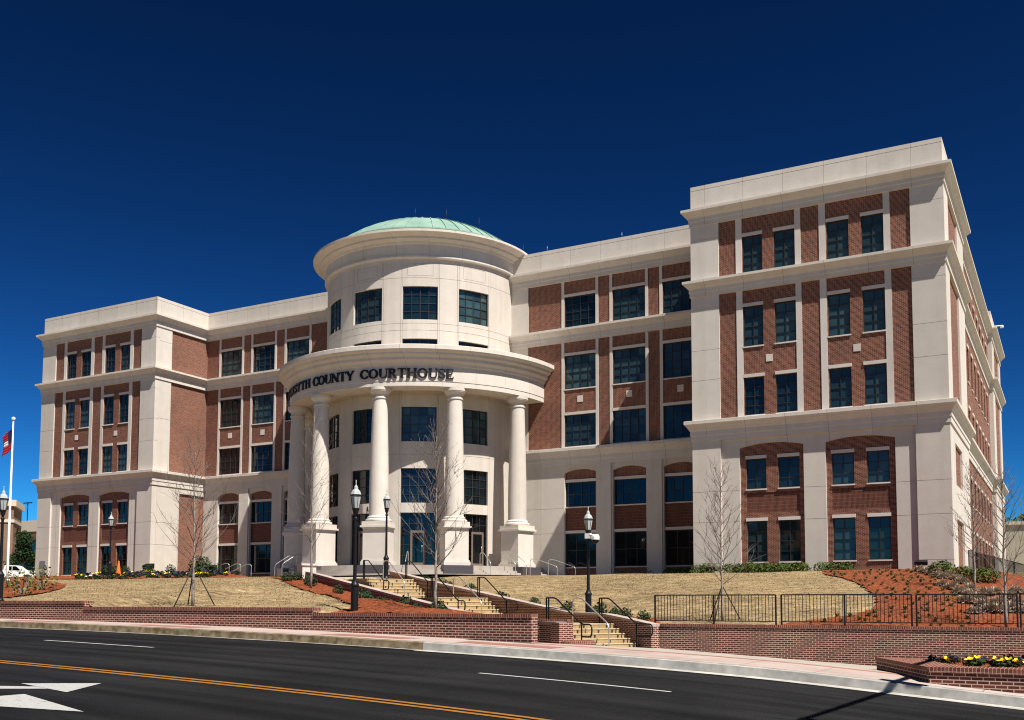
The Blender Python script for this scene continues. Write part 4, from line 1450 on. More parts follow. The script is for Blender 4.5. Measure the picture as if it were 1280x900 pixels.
# steel rails on the entrance steps
def entr(a, label, r0=9.9, r1=11.5, z1=2.1, z0=FZ):
    th = R_(a)
    P = lambda r, z: Vector((RC.x + r * math.sin(th), RC.y - r * math.cos(th), z))
    pts = rounded([P(r0, z0), P(r0, z0 + .9), P(r0 + .45, z0 + .92), P(r1, z1 + .88), P(r1, z1)], .2, 5)
    rail_path(pts, .022, 'handrail', M['steel'], label, group='entrance handrails')
entr(67, 'steel handrail on the entrance steps just left of the rightmost pedestal')
entr(57, 'steel handrail on the entrance steps before the glazed door')
entr(72, 'steel handrail against the left face of the rightmost pedestal')
entr(28, 'steel handrail before the wide dark entrance glazing')
entr(-26, 'steel handrail right of the second pedestal from the left')
entr(-34, 'steel handrail beside the second pedestal from the left')
entr(-66, 'steel handrail between the two leftmost pedestals')
for k, (dx, lab) in enumerate([(0, 'nearest steel rail on the short steps left of the rotunda'), (.75, 'middle steel rail on the short steps left of the rotunda'), (1.5, 'farthest steel rail on the short steps left of the rotunda')]):
    x, y = C - 12.2 + dx * .4, 55.3 + dx * 1.1
    pts = rounded([(x + 2.1, y, 2.2), (x + 2.1, y, 3.1), (x + 1.6, y, 3.12), (x - .6, y, 2.3), (x - .6, y, 1.85)], .2, 5)
    rail_path(pts, .024, 'handrail', M['steel'], lab, group='entrance handrails')
for k, (x, y, lab) in enumerate([(C + 11.2, 62.5, 'steel handrail on the right of the steps by the stone wall'), (C + 11.9, 63.9, 'steel handrail nearest the stone wall and the first dark window')]):
    pts = rounded([(x - .2, y, 2.1), (x - .2, y, 3.3), (x + .2, y, 3.32), (x + 1.9, y, 2.75), (x + 1.9, y, 2.0)], .18, 5)
    rail_path(pts, .022, 'handrail', M['steel'], lab, group='entrance handrails')

def fence(name, label, runs, H=1.02, posts_every=2.0, gap=.115, group=None):
    root = thing(name, runs[0][0], label, 'fence', group)
    rail, bal = MB(), MB()
    for A, B in runs:
        A, B = Vector(A), Vector(B)
        Ln = (B - A).length
        n_ = max(1, round(Ln / posts_every))
        for k in range(n_ + 1):
            p = A.lerp(B, k / n_)
            s = MB(); s.bar(p + Vector((0, 0, -.02)), p + Vector((0, 0, H)), .05); s.build('post', M['black'], root)
        rail.bar(A + Vector((0, 0, H)), B + Vector((0, 0, H)), .045, .04)
        rail.bar(A + Vector((0, 0, .11)), B + Vector((0, 0, .11)), .035, .03)
        n_ = int(Ln / gap)
        for k in range(1, n_):
            p = A.lerp(B, k / n_)
            bal.bar(p + Vector((0, 0, .11)), p + Vector((0, 0, H)), .018)
    rail.build('rail', M['black'], root)
    bo = bal.build('picket', M['black'], root); tag(bo, kind='stuff')
    return root
FYY = 34.16
def fx(px): return at_y(px, 776, FYY).x
edges = [819, 970, 977, 1140, 1146, 1272, 1276, 1330]
fence('fence', 'black metal picket fence in three panels on top of the long brick wall',
      [((fx(a), FYY, -.575), (fx(b), FYY, -.575)) for a, b in zip(edges[::2], edges[1::2])] + [((0.6, FYY, -.575), (12.5, FYY, -.575))], H=1.0)
# sloping wall with railing beside the right-hand corner of the building
ra, rb = Vector((-5.15, 61.5, 2.15)), Vector((-1.5, 50.0, .70))
wall_thing('ramp_wall', 'sloping brick wall with pale coping running down from the right corner of the courthouse', [(rb.x, rb.y, ra.x, ra.y, .3, rb.z, ra.z, lambda x, y: -.6)], cop=M['walk'])
fence('fence', 'black railing on the sloping wall beside the right corner of the courthouse', [(ra + Vector((.15, 0, 0)), rb + Vector((.15, 0, 0)))], H=1.05, posts_every=1.8)

# ================================================================== planter and flowers
pl = thing('brick_planter', (-2.46, 21, walk_z(-2.46)), 'low brick planter of pansies on the pavement at the right edge', 'planter')
pp = [(-2.46, 21.0), (7.5, 21.0), (7.5, 24.6), (-4.0, 24.6)]
inn = [(-1.9, 21.62), (7.1, 21.62), (7.1, 24.2), (-3.05, 24.2)]
bw_, cp, so_ = MB(), MB(), MB()
PT = -1.12
for i in range(4):
    a, b_ = pp[i], pp[(i + 1) % 4]; c_, d_ = inn[i], inn[(i + 1) % 4]
    n_ = 8
    for k in range(n_):
        A = (lerp(a[0], b_[0], k / n_), lerp(a[1], b_[1], k / n_)); B = (lerp(a[0], b_[0], (k + 1) / n_), lerp(a[1], b_[1], (k + 1) / n_))
        bw_.face([(A[0], A[1], walk_z(A[0]) - .4), (B[0], B[1], walk_z(B[0]) - .4), (B[0], B[1], PT - .1), (A[0], A[1], PT - .1)])
    d = Vector((b_[0] - a[0], b_[1] - a[1])).normalized(); o = Vector((d.y, -d.x)) * .03
    cp.hexa([(a[0] + o.x, a[1] + o.y, PT - .1), (b_[0] + o.x, b_[1] + o.y, PT - .1), (d_[0], d_[1], PT - .1), (c_[0], c_[1], PT - .1),
             (a[0] + o.x, a[1] + o.y, PT), (b_[0] + o.x, b_[1] + o.y, PT), (d_[0], d_[1], PT), (c_[0], c_[1], PT)])
so_.face([(p[0], p[1], PT - .06) for p in inn])
bw_.build('brickwork', M['wallbrick'], pl); cp.build('coping', M['rowlock'], pl); so_.build('soil', M['mulch'], pl)

def foliage(mb, n_, rx, ry, rz, size, cz=0.0, hollow=.35, seedy=None, flat=1.0):
    for _ in range(n_):
        while True:
            p = Vector((random.uniform(-1, 1), random.uniform(-1, 1), random.uniform(-1, 1)))
            if hollow < p.length < 1: break
        c_ = Vector((p.x * rx, p.y * ry, p.z * rz + cz))
        s = size * random.uniform(.6, 1.4)
        nrm = (p + Vector((random.gauss(0, .6), random.gauss(0, .6), random.gauss(.3, .6)))).normalized()
        t = nrm.orthogonal().normalized()
        t.rotate(Matrix.Rotation(random.random() * 6.28, 3, nrm))
        u = nrm.cross(t)
        mb.face([c_ - t * s * .5, c_ + u * s * .28, c_ + t * s * .5, c_ - u * s * .28], [(0, 0)] * 4)
def pansy_proto(mt_):
    root = thing('pansy', (0, 0, 0), 'x', 'flower')
    b = MB(); foliage(b, 70, .16, .16, .11, .09, .10, .1); b.build('leaves', M['leaf_dark'], root)
    b = MB()
    for _ in range(16):
        a = random.random() * 6.28; r = random.uniform(0, .15)
        c_ = Vector((r * math.cos(a), r * math.sin(a), random.uniform(.15, .24)))
        nn = Vector((random.gauss(0, .5), random.gauss(-.5, .4), .8)).normalized()
        t = nn.orthogonal().normalized(); u = nn.cross(t)
        k = 6
        b.face([c_ + (t * math.cos(2 * math.pi * q / k) + u * math.sin(2 * math.pi * q / k)) * .042 for q in range(k)], [(0, 0)] * k)
    b.build('petals', M[mt_], root)
    return root
PROTO = {'y': pansy_proto('pansy_y'), 'p': pansy_proto('pansy_p'), 'w': pansy_proto('pansy_w')}
used = set()
PLAB = {'y': 'yellow pansy clump', 'p': 'dark purple pansy clump', 'w': 'cream pansy clump'}
def pansy(k, loc, where, group):
    sc = random.uniform(.7, 1.05)
    o = dup(PROTO[k], None, loc, random.random() * 6.28, sc)
    o['label'] = PLAB[k] + ' ' + where; o['group'] = group + (' yellow' if k == 'y' else ' purple' if k == 'p' else ' cream')
for k, x, y in [('p', -2.7, 23.4), ('p', -2.4, 23.0), ('y', -2.35, 22.75), ('p', -2.3, 23.7), ('p', -1.9, 22.7), ('y', -1.75, 22.0), ('p', -1.75, 23.2), ('y', -1.45, 22.9), ('p', -1.35, 22.3), ('y', -1.2, 22.2), ('y', -1.05, 22.7), ('p', -1.0, 23.3),
                ('y', -.8, 22.5), ('p', -.75, 22.0), ('y', -.45, 21.85), ('p', -.4, 22.8), ('p', -.2, 23.5), ('p', .1, 23.0), ('y', .2, 23.6), ('p', .6, 23.3), ('p', .9, 23.8), ('p', 1.3, 23.2), ('y', 1.5, 23.6), ('y', 2.1, 23.0), ('p', 1.9, 23.7), ('p', -2.0, 24.0), ('p', -1.2, 23.9), ('p', -.5, 23.9)]:
    pansy(k, (x, y, PT - .06), 'in the brick planter on the pavement', 'planter pansies')
ROWN = ('front', 'second', 'third', 'back')
for row, Y0 in enumerate((50.9, 51.8, 52.7, 53.5)):
    for i in range(46):
        px_ = 97 + i * 5.15 + (row % 2) * 2.5 + random.uniform(-2, 2)
        Y = Y0 + random.uniform(-.25, .25)
        p = at_y(px_, 720, Y)
        if p.x > -51.5: continue
        if random.random() < .18: continue
        k = random.choice('yppppppp' if row else 'yppppppw')
        o_ = dup(PROTO[k], None, (p.x, Y, ground_z(p.x, Y) + .05), random.random() * 6.28, random.uniform(1.0, 1.5))
        o_['label'] = PLAB[k] + ' in the %s row of the long bed above the left lawn' % ROWN[row]
        o_['group'] = ('yellow' if k == 'y' else 'purple' if k == 'p' else 'cream') + ' pansies, %s row above the left lawn' % ROWN[row]
def drop(o):
    for c_ in list(o.children): drop(c_)
    bpy.data.objects.remove(o)
for q in PROTO.values(): drop(q)

# ================================================================== shrubs
def shrub_proto(name, mt_, rx, rz, n_, size, twigs=5):
    root = thing(name, (0, 0, 0), 'x', 'shrub')
    b = MB(); foliage(b, n_, rx, rx, rz, size, rz * .85, .25); b.build('foliage', M[mt_], root)
    b = MB()
    for k in range(twigs):
        a = random.random() * 6.28
        b.tube([(0, 0, -.05), (math.cos(a) * rx * .4, math.sin(a) * rx * .4, rz * .8), (math.cos(a) * rx * .8, math.sin(a) * rx * .8, rz * 1.4)], [.02, .014, .006], 4, False)
    b.build('stem', M['twig'], root)
    return root
HEDGE = shrub_proto('hedge_shrub', 'leaf_mid', .55, .34, 420, .12)
ROUND = shrub_proto('round_shrub', 'leaf_dark', .5, .55, 520, .12)
SMALL = shrub_proto('small_shrub', 'leaf_dark', .30, .26, 260, .09)
YOUNG = shrub_proto('young_shrub', 'leaf_yel', .42, .42, 130, .10, 9)
BIG = shrub_proto('round_shrub', 'leaf_dark', .85, .9, 1500, .14)
def put(proto, loc, label, sc=1.0, group=None):
    o = dup(proto, None, loc, random.random() * 6.28, sc, label)
    if group: o['group'] = group
    return o
hx = [(700 + 0, 0)]
for i, px_ in enumerate([838, 850, 862, 874, 886, 912, 926, 938, 950, 962, 975, 988, 1000, 1030, 1044, 1057]):
    Y = 58.6 if px_ > 872 else 60.2
    p = at_y(px_, 714, Y)
    x, y = p.x, Y
    if px_ < 872: x, y = at_y(px_, 714, 62.5).x, 62.5
    put(HEDGE, (x, y, ground_z(x, y)), 'low green hedge shrub in the row along the foot of the right block', random.uniform(1.0, 1.25), 'hedge shrubs along the right block')
p = at_y(787, 713, 63.5); put(YOUNG, (p.x, 63.5, 1.95), 'pale yellow-green shrub left of its twin below the dark wing window', 1.05)
p = at_y(808, 713, 63.5); put(YOUNG, (p.x, 63.5, 1.95), 'pale yellow-green shrub right of its twin near the wing pilaster', .95)
for px_, py_, lab, sc in [(1177, 716, 'green shrub at the foot of the right corner pilaster', 1.15), (1205, 719, 'green shrub just right of the corner of the building', .9), (1231, 726, 'dark green shrub beside the sloping wall at the right', 1.15)]:
    p = on_ground(px_, py_ + 4); put(HEDGE, p, lab, sc)
for px_, lab, sc in [(133, 'round dark shrub left of the orange cone', 1.0), (142, 'round dark shrub nearest the left of the orange cone', .95), (157, 'small round dark shrub right of the orange cone', .9), (186, 'dark round shrub in front of the black floodlight', .95), (213, 'round dark shrub by the white corner of the left block', .95), (271, 'round dark shrub below the first wing window', .9)]:
    p = at_y(px_, 716, 53.4); put(ROUND, (p.x, 53.4, ground_z(p.x, 53.4)), lab, sc * .85)
p = at_y(251, 700, 56.5); put(BIG, (p.x, 56.5, 1.95), 'large round dark shrub in the corner where the left wing begins', 1.15)
for i, px_ in enumerate([58, 66, 74, 84, 92, 104, 113]):
    p = at_y(px_, 718, 56.6); put(HEDGE, (p.x, 56.6, 1.92), 'low dark hedge shrub in the row before the left block', .75, 'hedge shrubs before the left block')
for px_, py_, sc, lab in [(28, 745, 1.5, 'wispy olive shrub in the flagpole mulch bed, nearer the lawn wall'), (53, 739, 1.55, 'wispy olive shrub in the flagpole mulch bed, nearer the lawn'), (12, 736, 1.2, 'wispy olive shrub beside the foot of the flagpole')]:
    put(YOUNG, on_ground(px_, py_), lab, sc)
# small shrubs in the two stair beds
for i, (s, l) in enumerate([(24.5, -4.0), (23.6, -4.9), (22.6, -4.1), (21.4, -4.4), (17.5, -4.4), (14.5, -4.3), (13.6, -4.9), (12.4, -4.5), (11.6, -5.4), (10.2, -4.4), (9.2, -5.6), (8.5, -4.6), (7.4, -5.2), (6.6, -6.0), (6.0, -4.6), (4.8, -5.4), (5.2, -6.6), (3.4, -6.2)]):
    x, y = sp(s, l); put(SMALL, (x, y, ground_z(x, y) + .03), 'small dark shrub in the red mulch bed left of the stairs', random.uniform(.9, 1.35), 'small shrubs left of the stairs')
for i, (s, l) in enumerate([(19, .9), (17.8, 1.3), (16.4, .95), (15.2, 1.5), (13.6, 1.0), (12.6, 1.7), (11.2, 1.1), (9.8, 1.8), (8.4, 1.1), (7.4, 2.0), (6.2, 1.2), (5.2, 2.1), (4.2, 1.2), (3.2, 1.9), (2.4, .9), (1.4, 1.4)]):
    x, y = sp(s, l); put(SMALL, (x, y, ground_z(x, y) + .03), 'small dark shrub in the mulch strip right of the stairs', random.uniform(.85, 1.3), 'small shrubs right of the stairs')
# tufts and dry clumps in the right-hand bed
def tuft_proto(name, mt_, h, r, n_, w_):
    root = MB()
    for _ in range(n_):
        a = random.random() * 6.28; q = random.uniform(.2, 1) * r
        d = Vector((math.cos(a), math.sin(a), 0)); t = Vector((-d.y, d.x, 0)) * w_
        hh = h * random.uniform(.7, 1.1)
        b0 = d * q * .15; m1 = d * q * .55 + Vector((0, 0, hh * .85)); e = d * q * 1.15 + Vector((0, 0, hh * random.uniform(.5, .95)))
        root.face([b0 - t, b0 + t, m1 + t, m1 - t], [(0, 0)] * 4); root.face([m1 - t, m1 + t, e], [(0, 0)] * 3)
    return root.build(name, M[mt_])
TUFT = tuft_proto('grass_tuft', 'liriope', .15, .17, 34, .012)
def dome_clump(name, mt_, r, n_):
    b = MB()
    for _ in range(n_):
        a = random.random() * 6.28; q = math.acos(random.uniform(.0, .95))
        d = Vector((math.cos(a) * math.sin(q), math.sin(a) * math.sin(q), math.cos(q) * .85))
        t = Vector((-math.sin(a), math.cos(a), 0)) * .014
        e = d * r * random.uniform(.8, 1.1); o = Vector((d.x, d.y, 0)) * r * .35
        mm = o.lerp(e, .6) + Vector((0, 0, r * .12))
        b.face([o - t, o + t, mm + t, mm - t], [(0, 0)] * 4); b.face([mm - t, mm + t, e], [(0, 0)] * 3)
    return b.build(name, M[mt_])
CLUMP = dome_clump('dry_grass_clump', 'drygrass', .40, 420)
k = 0
for r_ in range(20):
    for c_ in range(24):
        x = -11.0 + c_ * .46 + (r_ % 2) * .23 + random.uniform(-.16, .16); y = 35.0 + r_ * .95 + random.uniform(-.3, .3)
        if random.random() < .22: continue
        if not inside((x, y), BEDS[2]) or x > -2.9 - .06 * (y - 35) or k >= 290: continue
        o_ = dup(TUFT, None, (x, y, ground_z(x, y) + .04), random.random() * 6, random.uniform(.7, 1.15))
        tag(o_, 'small yellow-green grass tuft planted in the red mulch behind the fence', 'grass tuft', 'grass tufts in the mulch'); k += 1
bpy.data.objects.remove(TUFT)
for px_, py_ in [(1150, 716), (1158, 718), (1166, 720), (1172, 723), (1180, 725), (1187, 722), (1195, 727), (1203, 731), (1178, 734), (1190, 738), (1212, 740), (1200, 743), (1215, 748), (1207, 756), (1222, 752), (1232, 746), (1228, 760), (1238, 766), (1218, 768), (1246, 757), (1250, 768), (1262, 752), (1264, 764), (1272, 757), (1276, 768), (1244, 744), (1270, 743)]:
    p = on_ground(px_, py_)
    o_ = dup(CLUMP, None, (p.x, p.y, p.z + .03), random.random() * 6, random.uniform(.85, 1.2))
    tag(o_, 'rounded clump of dry beige grass in the right-hand mulch bed', 'grass clump', 'dry grass clumps')
bpy.data.objects.remove(CLUMP)
for q in (HEDGE, ROUND, SMALL, YOUNG, BIG): drop(q)

# ================================================================== bare young trees
def bare_tree(loc, H, label, seed, spread=.28, stakes=False, n_main=34, r0=.055, low=.24):
    rs = random.Random(seed)
    root = thing('bare_tree', loc, label, 'tree', 'bare young trees')
    pts = [Vector((0, 0, -.1))]
    lean = Vector((rs.uniform(-.015, .015), rs.uniform(-.015, .015), 0))
    for k in range(1, 12):
        z = H * k / 11
        pts.append(Vector((lean.x * z + rs.gauss(0, .012), lean.y * z + rs.gauss(0, .012), z)))
    rad = [max(.006, r0 * (1 - .92 * (max(0, p.z) / H) ** .8)) for p in pts]
    b = MB(); b.tube(pts, rad, 8); b.build('trunk', M['bark'], root, world=False)
    br = MB()
    def limb(p, d, ln, r, lvl):
        q = [p]
        n_ = 5 if lvl == 0 else 3
        dd = d.copy()
        for k in range(n_):
            dd = (dd + Vector((rs.gauss(0, .07), rs.gauss(0, .07), .10 if lvl == 0 else .05))).normalized()
            q.append(q[-1] + dd * ln / n_)
        br.tube(q, [r * (1 - .75 * k / n_) for k in range(n_ + 1)], 4, False)
        if lvl < 2:
            m_ = rs.randint(4, 7) if lvl == 0 else rs.randint(1, 2)
            for _ in range(m_):
                k = rs.randint(1, n_)
                s = (q[k] - q[k - 1]).normalized()
                o_ = Vector((rs.gauss(0, 1), rs.gauss(0, 1), rs.gauss(.3, .6))).normalized()
                e = (s * .85 + o_ * .6).normalized()
                limb(q[k], e, ln * rs.uniform(.28, .5), max(.005, r * .55), lvl + 1)
    for k in range(n_main):
        t = low + (1 - low) * (k / n_main) ** 1.0
        z = H * t
        az = k * 2.4 + rs.uniform(-.4, .4)
        up = .45 + .75 * t
        d = Vector((math.cos(az), math.sin(az), up)).normalized()
        ln = H * spread * (1.1 - .75 * t) * rs.uniform(.75, 1.15)
        i = min(10, int(t * 11))
        p = pts[i].lerp(pts[i + 1], t * 11 - i) if i < 11 else pts[-1]
        limb(p, d, ln, .0155 * (1.15 - .55 * t), 0)
    br.build('branches', M['twig'], root, world=False)
    if stakes:
        for a in (.6, 2.6, 4.6):
            s = MB(); s.tube([(math.cos(a) * .75, math.sin(a) * .75, -.1), (math.cos(a) * .03, math.sin(a) * .03, 1.25)], .02, 5); s.build('stake', M['stake'], root, world=False)
    return root
def bt(px_, Y, ptop, label, seed, **kw):
    p = at_y(px_, 757, Y)
    z = ground_z(p.x, Y)
    top = at_y(px_, ptop, Y).z
    return bare_tree((p.x, Y, z), top - z, label, seed, **kw)
bt(241, 23.9, 566, 'bare sapling with support stakes on the left lawn', 3, stakes=True, n_main=42, spread=.38)
bt(388, 38.5, 520, 'bare sapling in red mulch before the leftmost sunlit column', 8, spread=.25, n_main=36, r0=.07)
bt(545, 25.2, 545, 'bare sapling rising over the street wall before the columns', 14, spread=.34, n_main=38)
bt(903, 36.4, 590, 'bare sapling behind the fence before the left pilaster of the right block', 21, stakes=True, spread=.33, n_main=40)
bt(1219, 44.0, 590, 'bare sapling in the mulch just right of the building corner', 27, spread=.32, n_main=36)
bt(1257, 35.6, 596, 'bare sapling with a pale trunk near the right end of the fence', 33, spread=.38, n_main=36)

# ================================================================== lamps, flag, camera, lights
def lamp_proto():
    root = thing('street_lamp', (0, 0, 0), 'x', 'street lamp', 'lantern street lamps')
    b = MB(); b.lathe([(.20, -.3), (.20, .06), (.17, .10), (.15, .14), (.15, .95), (.17, .97), (.17, 1.02), (.12, 1.08), (.095, 1.14)], (0, 0), 0, 360, 16); b.build('base', M['black'], root)
    b = MB(); b.lathe([(.075, 1.1), (.06, 3.05), (.085, 3.07), (.085, 3.12), (.06, 3.15), (.06, 3.22), (.10, 3.25), (.12, 3.36), (.15, 3.40), (.15, 3.43), (.02, 3.44)], (0, 0), 0, 360, 14); b.build('pole', M['black'], root)
    g = MB(); g.lathe([(.13, 3.44), (.21, 3.80), (.215, 3.84)], (0, 0), 0, 360, 8); go = g.build('lantern', M['glass_clear'], root)
    f = MB()
    for k in range(8):
        a = 2 * math.pi * k / 8
        f.bar((.135 * math.sin(a), -.135 * math.cos(a), 3.44), (.215 * math.sin(a), -.215 * math.cos(a), 3.82), .014)
    f.lathe([(.235, 3.82), (.235, 3.86), (.22, 3.87)], (0, 0), 0, 360, 8)
    f.build('frame', M['black'], go)
    c_ = MB(); c_.lathe([(.225, 3.86), (.17, 3.98), (.09, 4.04), (.075, 4.12), (.02, 4.18), (.02, 4.27), (.03, 4.29), (.005, 4.34)], (0, 0), 0, 360, 8); c_.build('lantern_cap', M['glass_clear'], root)
    return root
LP = lamp_proto()
def lamp(px_, Y, ptop, label, zb=None):
    p = at_y(px_, 757, Y)
    z = ground_z(p.x, Y) if zb is None else zb
    top = at_y(px_, ptop, Y).z
    s = (top - z) / 4.34
    return dup(LP, None, (p.x, Y, z), 0.3, (s * .8, s * .8, s), label)
lamp(443, 23.4, 600, 'black lantern lamp standing directly behind the brick street wall', -.3)
lamp(482, 46.5, 612, 'black lantern lamp before the sunlit pedestal by the entrance')
lamp(735.5, 35.9, 633, 'black lantern lamp carrying a white security camera right of the steps')
lamp(-1, 23.6, 608, 'black lantern lamp cut by the left edge of the picture')
lamp(135.5, 51.6, 640, 'black lantern lamp in front of the left block windows')
lamp(17.5, 92, 678, 'tiny distant lantern lamp before the dark green tree', 3.0)
drop(LP)
p = at_y(735.5, 670, 35.9)
sc_ = thing('security_camera', (p.x, 35.9, p.z), 'white dome security camera on a bracket on the lamp right of the steps', 'camera')
b = MB(); b.box(-.11, .11, -.10, .10, -.1, .1); b.tube([(.05, -.05, .02), (.3, -.1, .02)], .045, 8); b.build('bracket', M['white'], sc_, world=False)
b = MB(); b.lathe([(.02, .06), (.12, .04), (.16, -.04), (.16, -.16)], (.34, -.1), 0, 360, 14, True); b.build('housing', M['white'], sc_, world=False)
b = MB(); b.lathe([(.15, -.16), (.13, -.24), (.07, -.30), (.005, -.32)], (.34, -.1), 0, 360, 14, True); b.build('dome_lens', M['black'], sc_, world=False)
fpx = at_y(9, 722, 47.5); fz = ground_z(fpx.x, 47.5)
ftop = at_y(9, 527, 47.5).z
fp = thing('flagpole', (fpx.x, 47.5, fz), 'tall white flagpole at the left edge', 'flagpole')
b = MB(); b.tube([(0, 0, -.2), (0, 0, 1), (0, 0, ftop - fz)], [.10, .095, .05], 12); b.build('pole', M['white'], fp, world=False)
b = MB(); b.lathe([(.01, 0), (.12, .06), (.15, .15), (.12, .24), (.01, .3)], (0, 0), 0, 360, 12, True); bo = b.build('finial', M['white'], fp, world=False); bo.location = (0, 0, ftop - fz)
b = MB(); b.lathe([(.3, -.1), (.3, .05), (.12, .16)], (0, 0), 0, 360, 14); b.build('base_collar', M['white'], fp, world=False)
b = MB()
fw, fh = 2.3, 1.5
nn = 18
def fl(u, v):
    y = .16 * math.sin(u * 7 + v * 2) * u; dz = -.55 * u ** 1.3 * (1 - .25 * v) - .1 * math.sin(u * 5) * u
    return (-.08 - fw * .72 * u, y + .3 * u, (ftop - fz) - .6 - fh * (1 - v) + dz * 1.2)
for i in range(nn):
    for j in range(9):
        u0, u1, v0, v1 = i / nn, (i + 1) / nn, j / 9, (j + 1) / 9
        mi = 2 if (u0 < .28 and j >= 3) else (1 if 3 <= j < 5 and u0 < .62 else 0)
        b.face([fl(u0, v0), fl(u1, v0), fl(u1, v1), fl(u0, v1)], [(0, 0)] * 4, True, mi)
fo = b.build('flag', [M['flag_red'], M['flag_white'], M['flag_blue']], loc=None)
fo.location = fp.location
sol = fo.modifiers.new('thickness', 'SOLIDIFY'); sol.thickness = .012
tag(fo, 'red and white flag with a blue corner hanging from the white pole', 'flag')
# traffic cone
p = at_y(148, 716, 53.0)
cn = thing('traffic_cone', (p.x, 53.0, ground_z(p.x, 53) + .03), 'tall orange traffic cone among the shrubs before the left block', 'traffic cone')
b = MB(); b.lathe([(.20, .06), (.05, 1.15), (.005, 1.17)], (0, 0), 0, 360, 16, True); b.build('cone_body', M['orange'], cn, world=False)
b = MB(); b.box(-.27, .27, -.27, .27, 0, .07); b.build('base_plate', M['orange'], cn, world=False)
# floodlights at the foot of the facade
def flood(px_, Y, label, s=1.0, rz=0):
    p = at_y(px_, 712, Y); z = ground_z(p.x, Y)
    r = thing('floodlight', (p.x, Y, z), label, 'floodlight', 'ground floodlights', rz)
    b = MB(); b.tube([(0, 0, -.05), (0, 0, .38 * s)], .035, 6); b.build('post', M['black'], r, world=False)
    b = MB(); b.hexa([(-.36 * s, -.16, .36 * s), (.36 * s, -.16, .36 * s), (.30 * s, .16, .44 * s), (-.30 * s, .16, .44 * s), (-.38 * s, -.20, .58 * s), (.38 * s, -.20, .58 * s), (.32 * s, .14, .70 * s), (-.32 * s, .14, .70 * s)]); b.build('housing', M['black'], r, world=False)
flood(186, 54.6, 'wide black floodlight behind the shrubs before the white left corner', 1.35)
flood(889, 58.3, 'black floodlight on a stub in the hedge below the left pilaster of the right block', .75)
flood(1152, 58.0, 'black floodlight on a stub beside the right corner pilaster', .9)
flood(265, 57.0, 'low black floodlight below the first wing window', 1.2)

# traffic signal whose arm shadow falls across kerb and road (stands just outside the picture)
tsx, tsy = .75, 23.2
ts = thing('traffic_signal', (tsx, tsy, walk_z(tsx)), 'black mast arm traffic signal beside the right-hand planter', 'traffic signal')
b = MB(); b.tube([(tsx, tsy, walk_z(tsx) - .2), (tsx, tsy, 4.9)], [.16, .10], 12); b.build('pole', M['black'], ts)
b = MB(); b.tube([(tsx, tsy, 4.6), (tsx - .1, 18, 4.75), (tsx - .3, 12.6, 4.8)], [.09, .075, .05], 10); b.build('mast_arm', M['black'], ts)
for yy in (12.9, 19.1):
    b = MB(); b.box(tsx - .33, tsx - .08, yy - .16, yy + .16, 3.85, 4.85); so2 = b.build('signal_head', M['black'], ts)
    b = MB()
    for k in range(3):
        b.tube([(tsx - .08, yy, 4.02 + .32 * k), (tsx + .05, yy, 4.02 + .32 * k)], .11, 10)
    b.build('visor', M['black'], so2)

# ================================================================== background
def bbox_thing(name, label, cat, O, d, n_, Ld, Ln, z0, z1, m_, bands, openings):
    """far building: corner O, unit directions d and n_ in plan, lengths Ld, Ln"""
    O, d, n_ = Vector(O), Vector(d), Vector(n_)
    r = thing(name, (O.x, O.y, z0), label, cat)
    c_ = O + d * Ld / 2 + n_ * Ln / 2
    b = MB(); b.obox(c_, d, n_, Ld / 2, Ln / 2, z0 - 2, z1); b.build('wall', m_, r)
    for (h0, h1, out) in bands:
        b = MB(); b.obox(c_, d, n_, Ld / 2 + out, Ln / 2 + out, h0, h1); b.build('cornice', M['cream'], r)
    for (fa, e0, e1, h0, h1) in openings:
        s = MB()
        if fa == 'd': q = O + d * (e0 + e1) / 2; s.obox(q, d, n_, (e1 - e0) / 2, .12, h0, h1)
        else: q = O + n_ * (e0 + e1) / 2; s.obox(q, d, n_, .12, (e1 - e0) / 2, h0, h1)
        s.build('window', M['glass_dark'] if h1 - h0 < 4 else M['dark'], r)
    return r
tb = bbox_thing('office_building', 'tan brick building with a projecting roof edge far behind the flagpole', 'building', (-118.8, 83.2), (-.737, .676), (-.676, -.737), 7.5, 40, 2.5, 12.7, M['tan_bldg'],
           [(12.7, 13.5, .3), (10.6, 11.0, .12)], [('d', 3 + 4.2 * k, 5.2 + 4.2 * k, z, z + 1.8) for k in range(1) for z in (4.0, 8.2)] + [('n', 3 + 4.2 * k, 5.2 + 4.2 * k, z, z + 1.8) for k in range(8) for z in (4.0, 8.2)])
pd = bbox_thing('parking_deck', 'brick parking deck with a pale top rail and dark open storeys behind the left block', 'parking garage', (-196, 118), (1, 0), (0, 1), 66, 30, 3.0, 13.2, M['brick'],
           [(13.2, 15.2, .1), ], [('d', .5, 65, 9.6, 11.8), ('d', .5, 65, 5.6, 7.8)])
p = at_y(34.5, 637, 121)
lp = thing('light_mast', (p.x, 121, 15.2), 'thin twin arm light mast on the roof of the parking deck', 'light mast')
b = MB(); b.tube([(0, 0, 0), (0, 0, 3.7)], .09, 6); b.build('pole', M['black'], lp, world=False)
b = MB(); b.box(-1.1, 1.1, -.15, .15, 3.6, 3.8); b.build('twin_head', M['black'], lp, world=False)
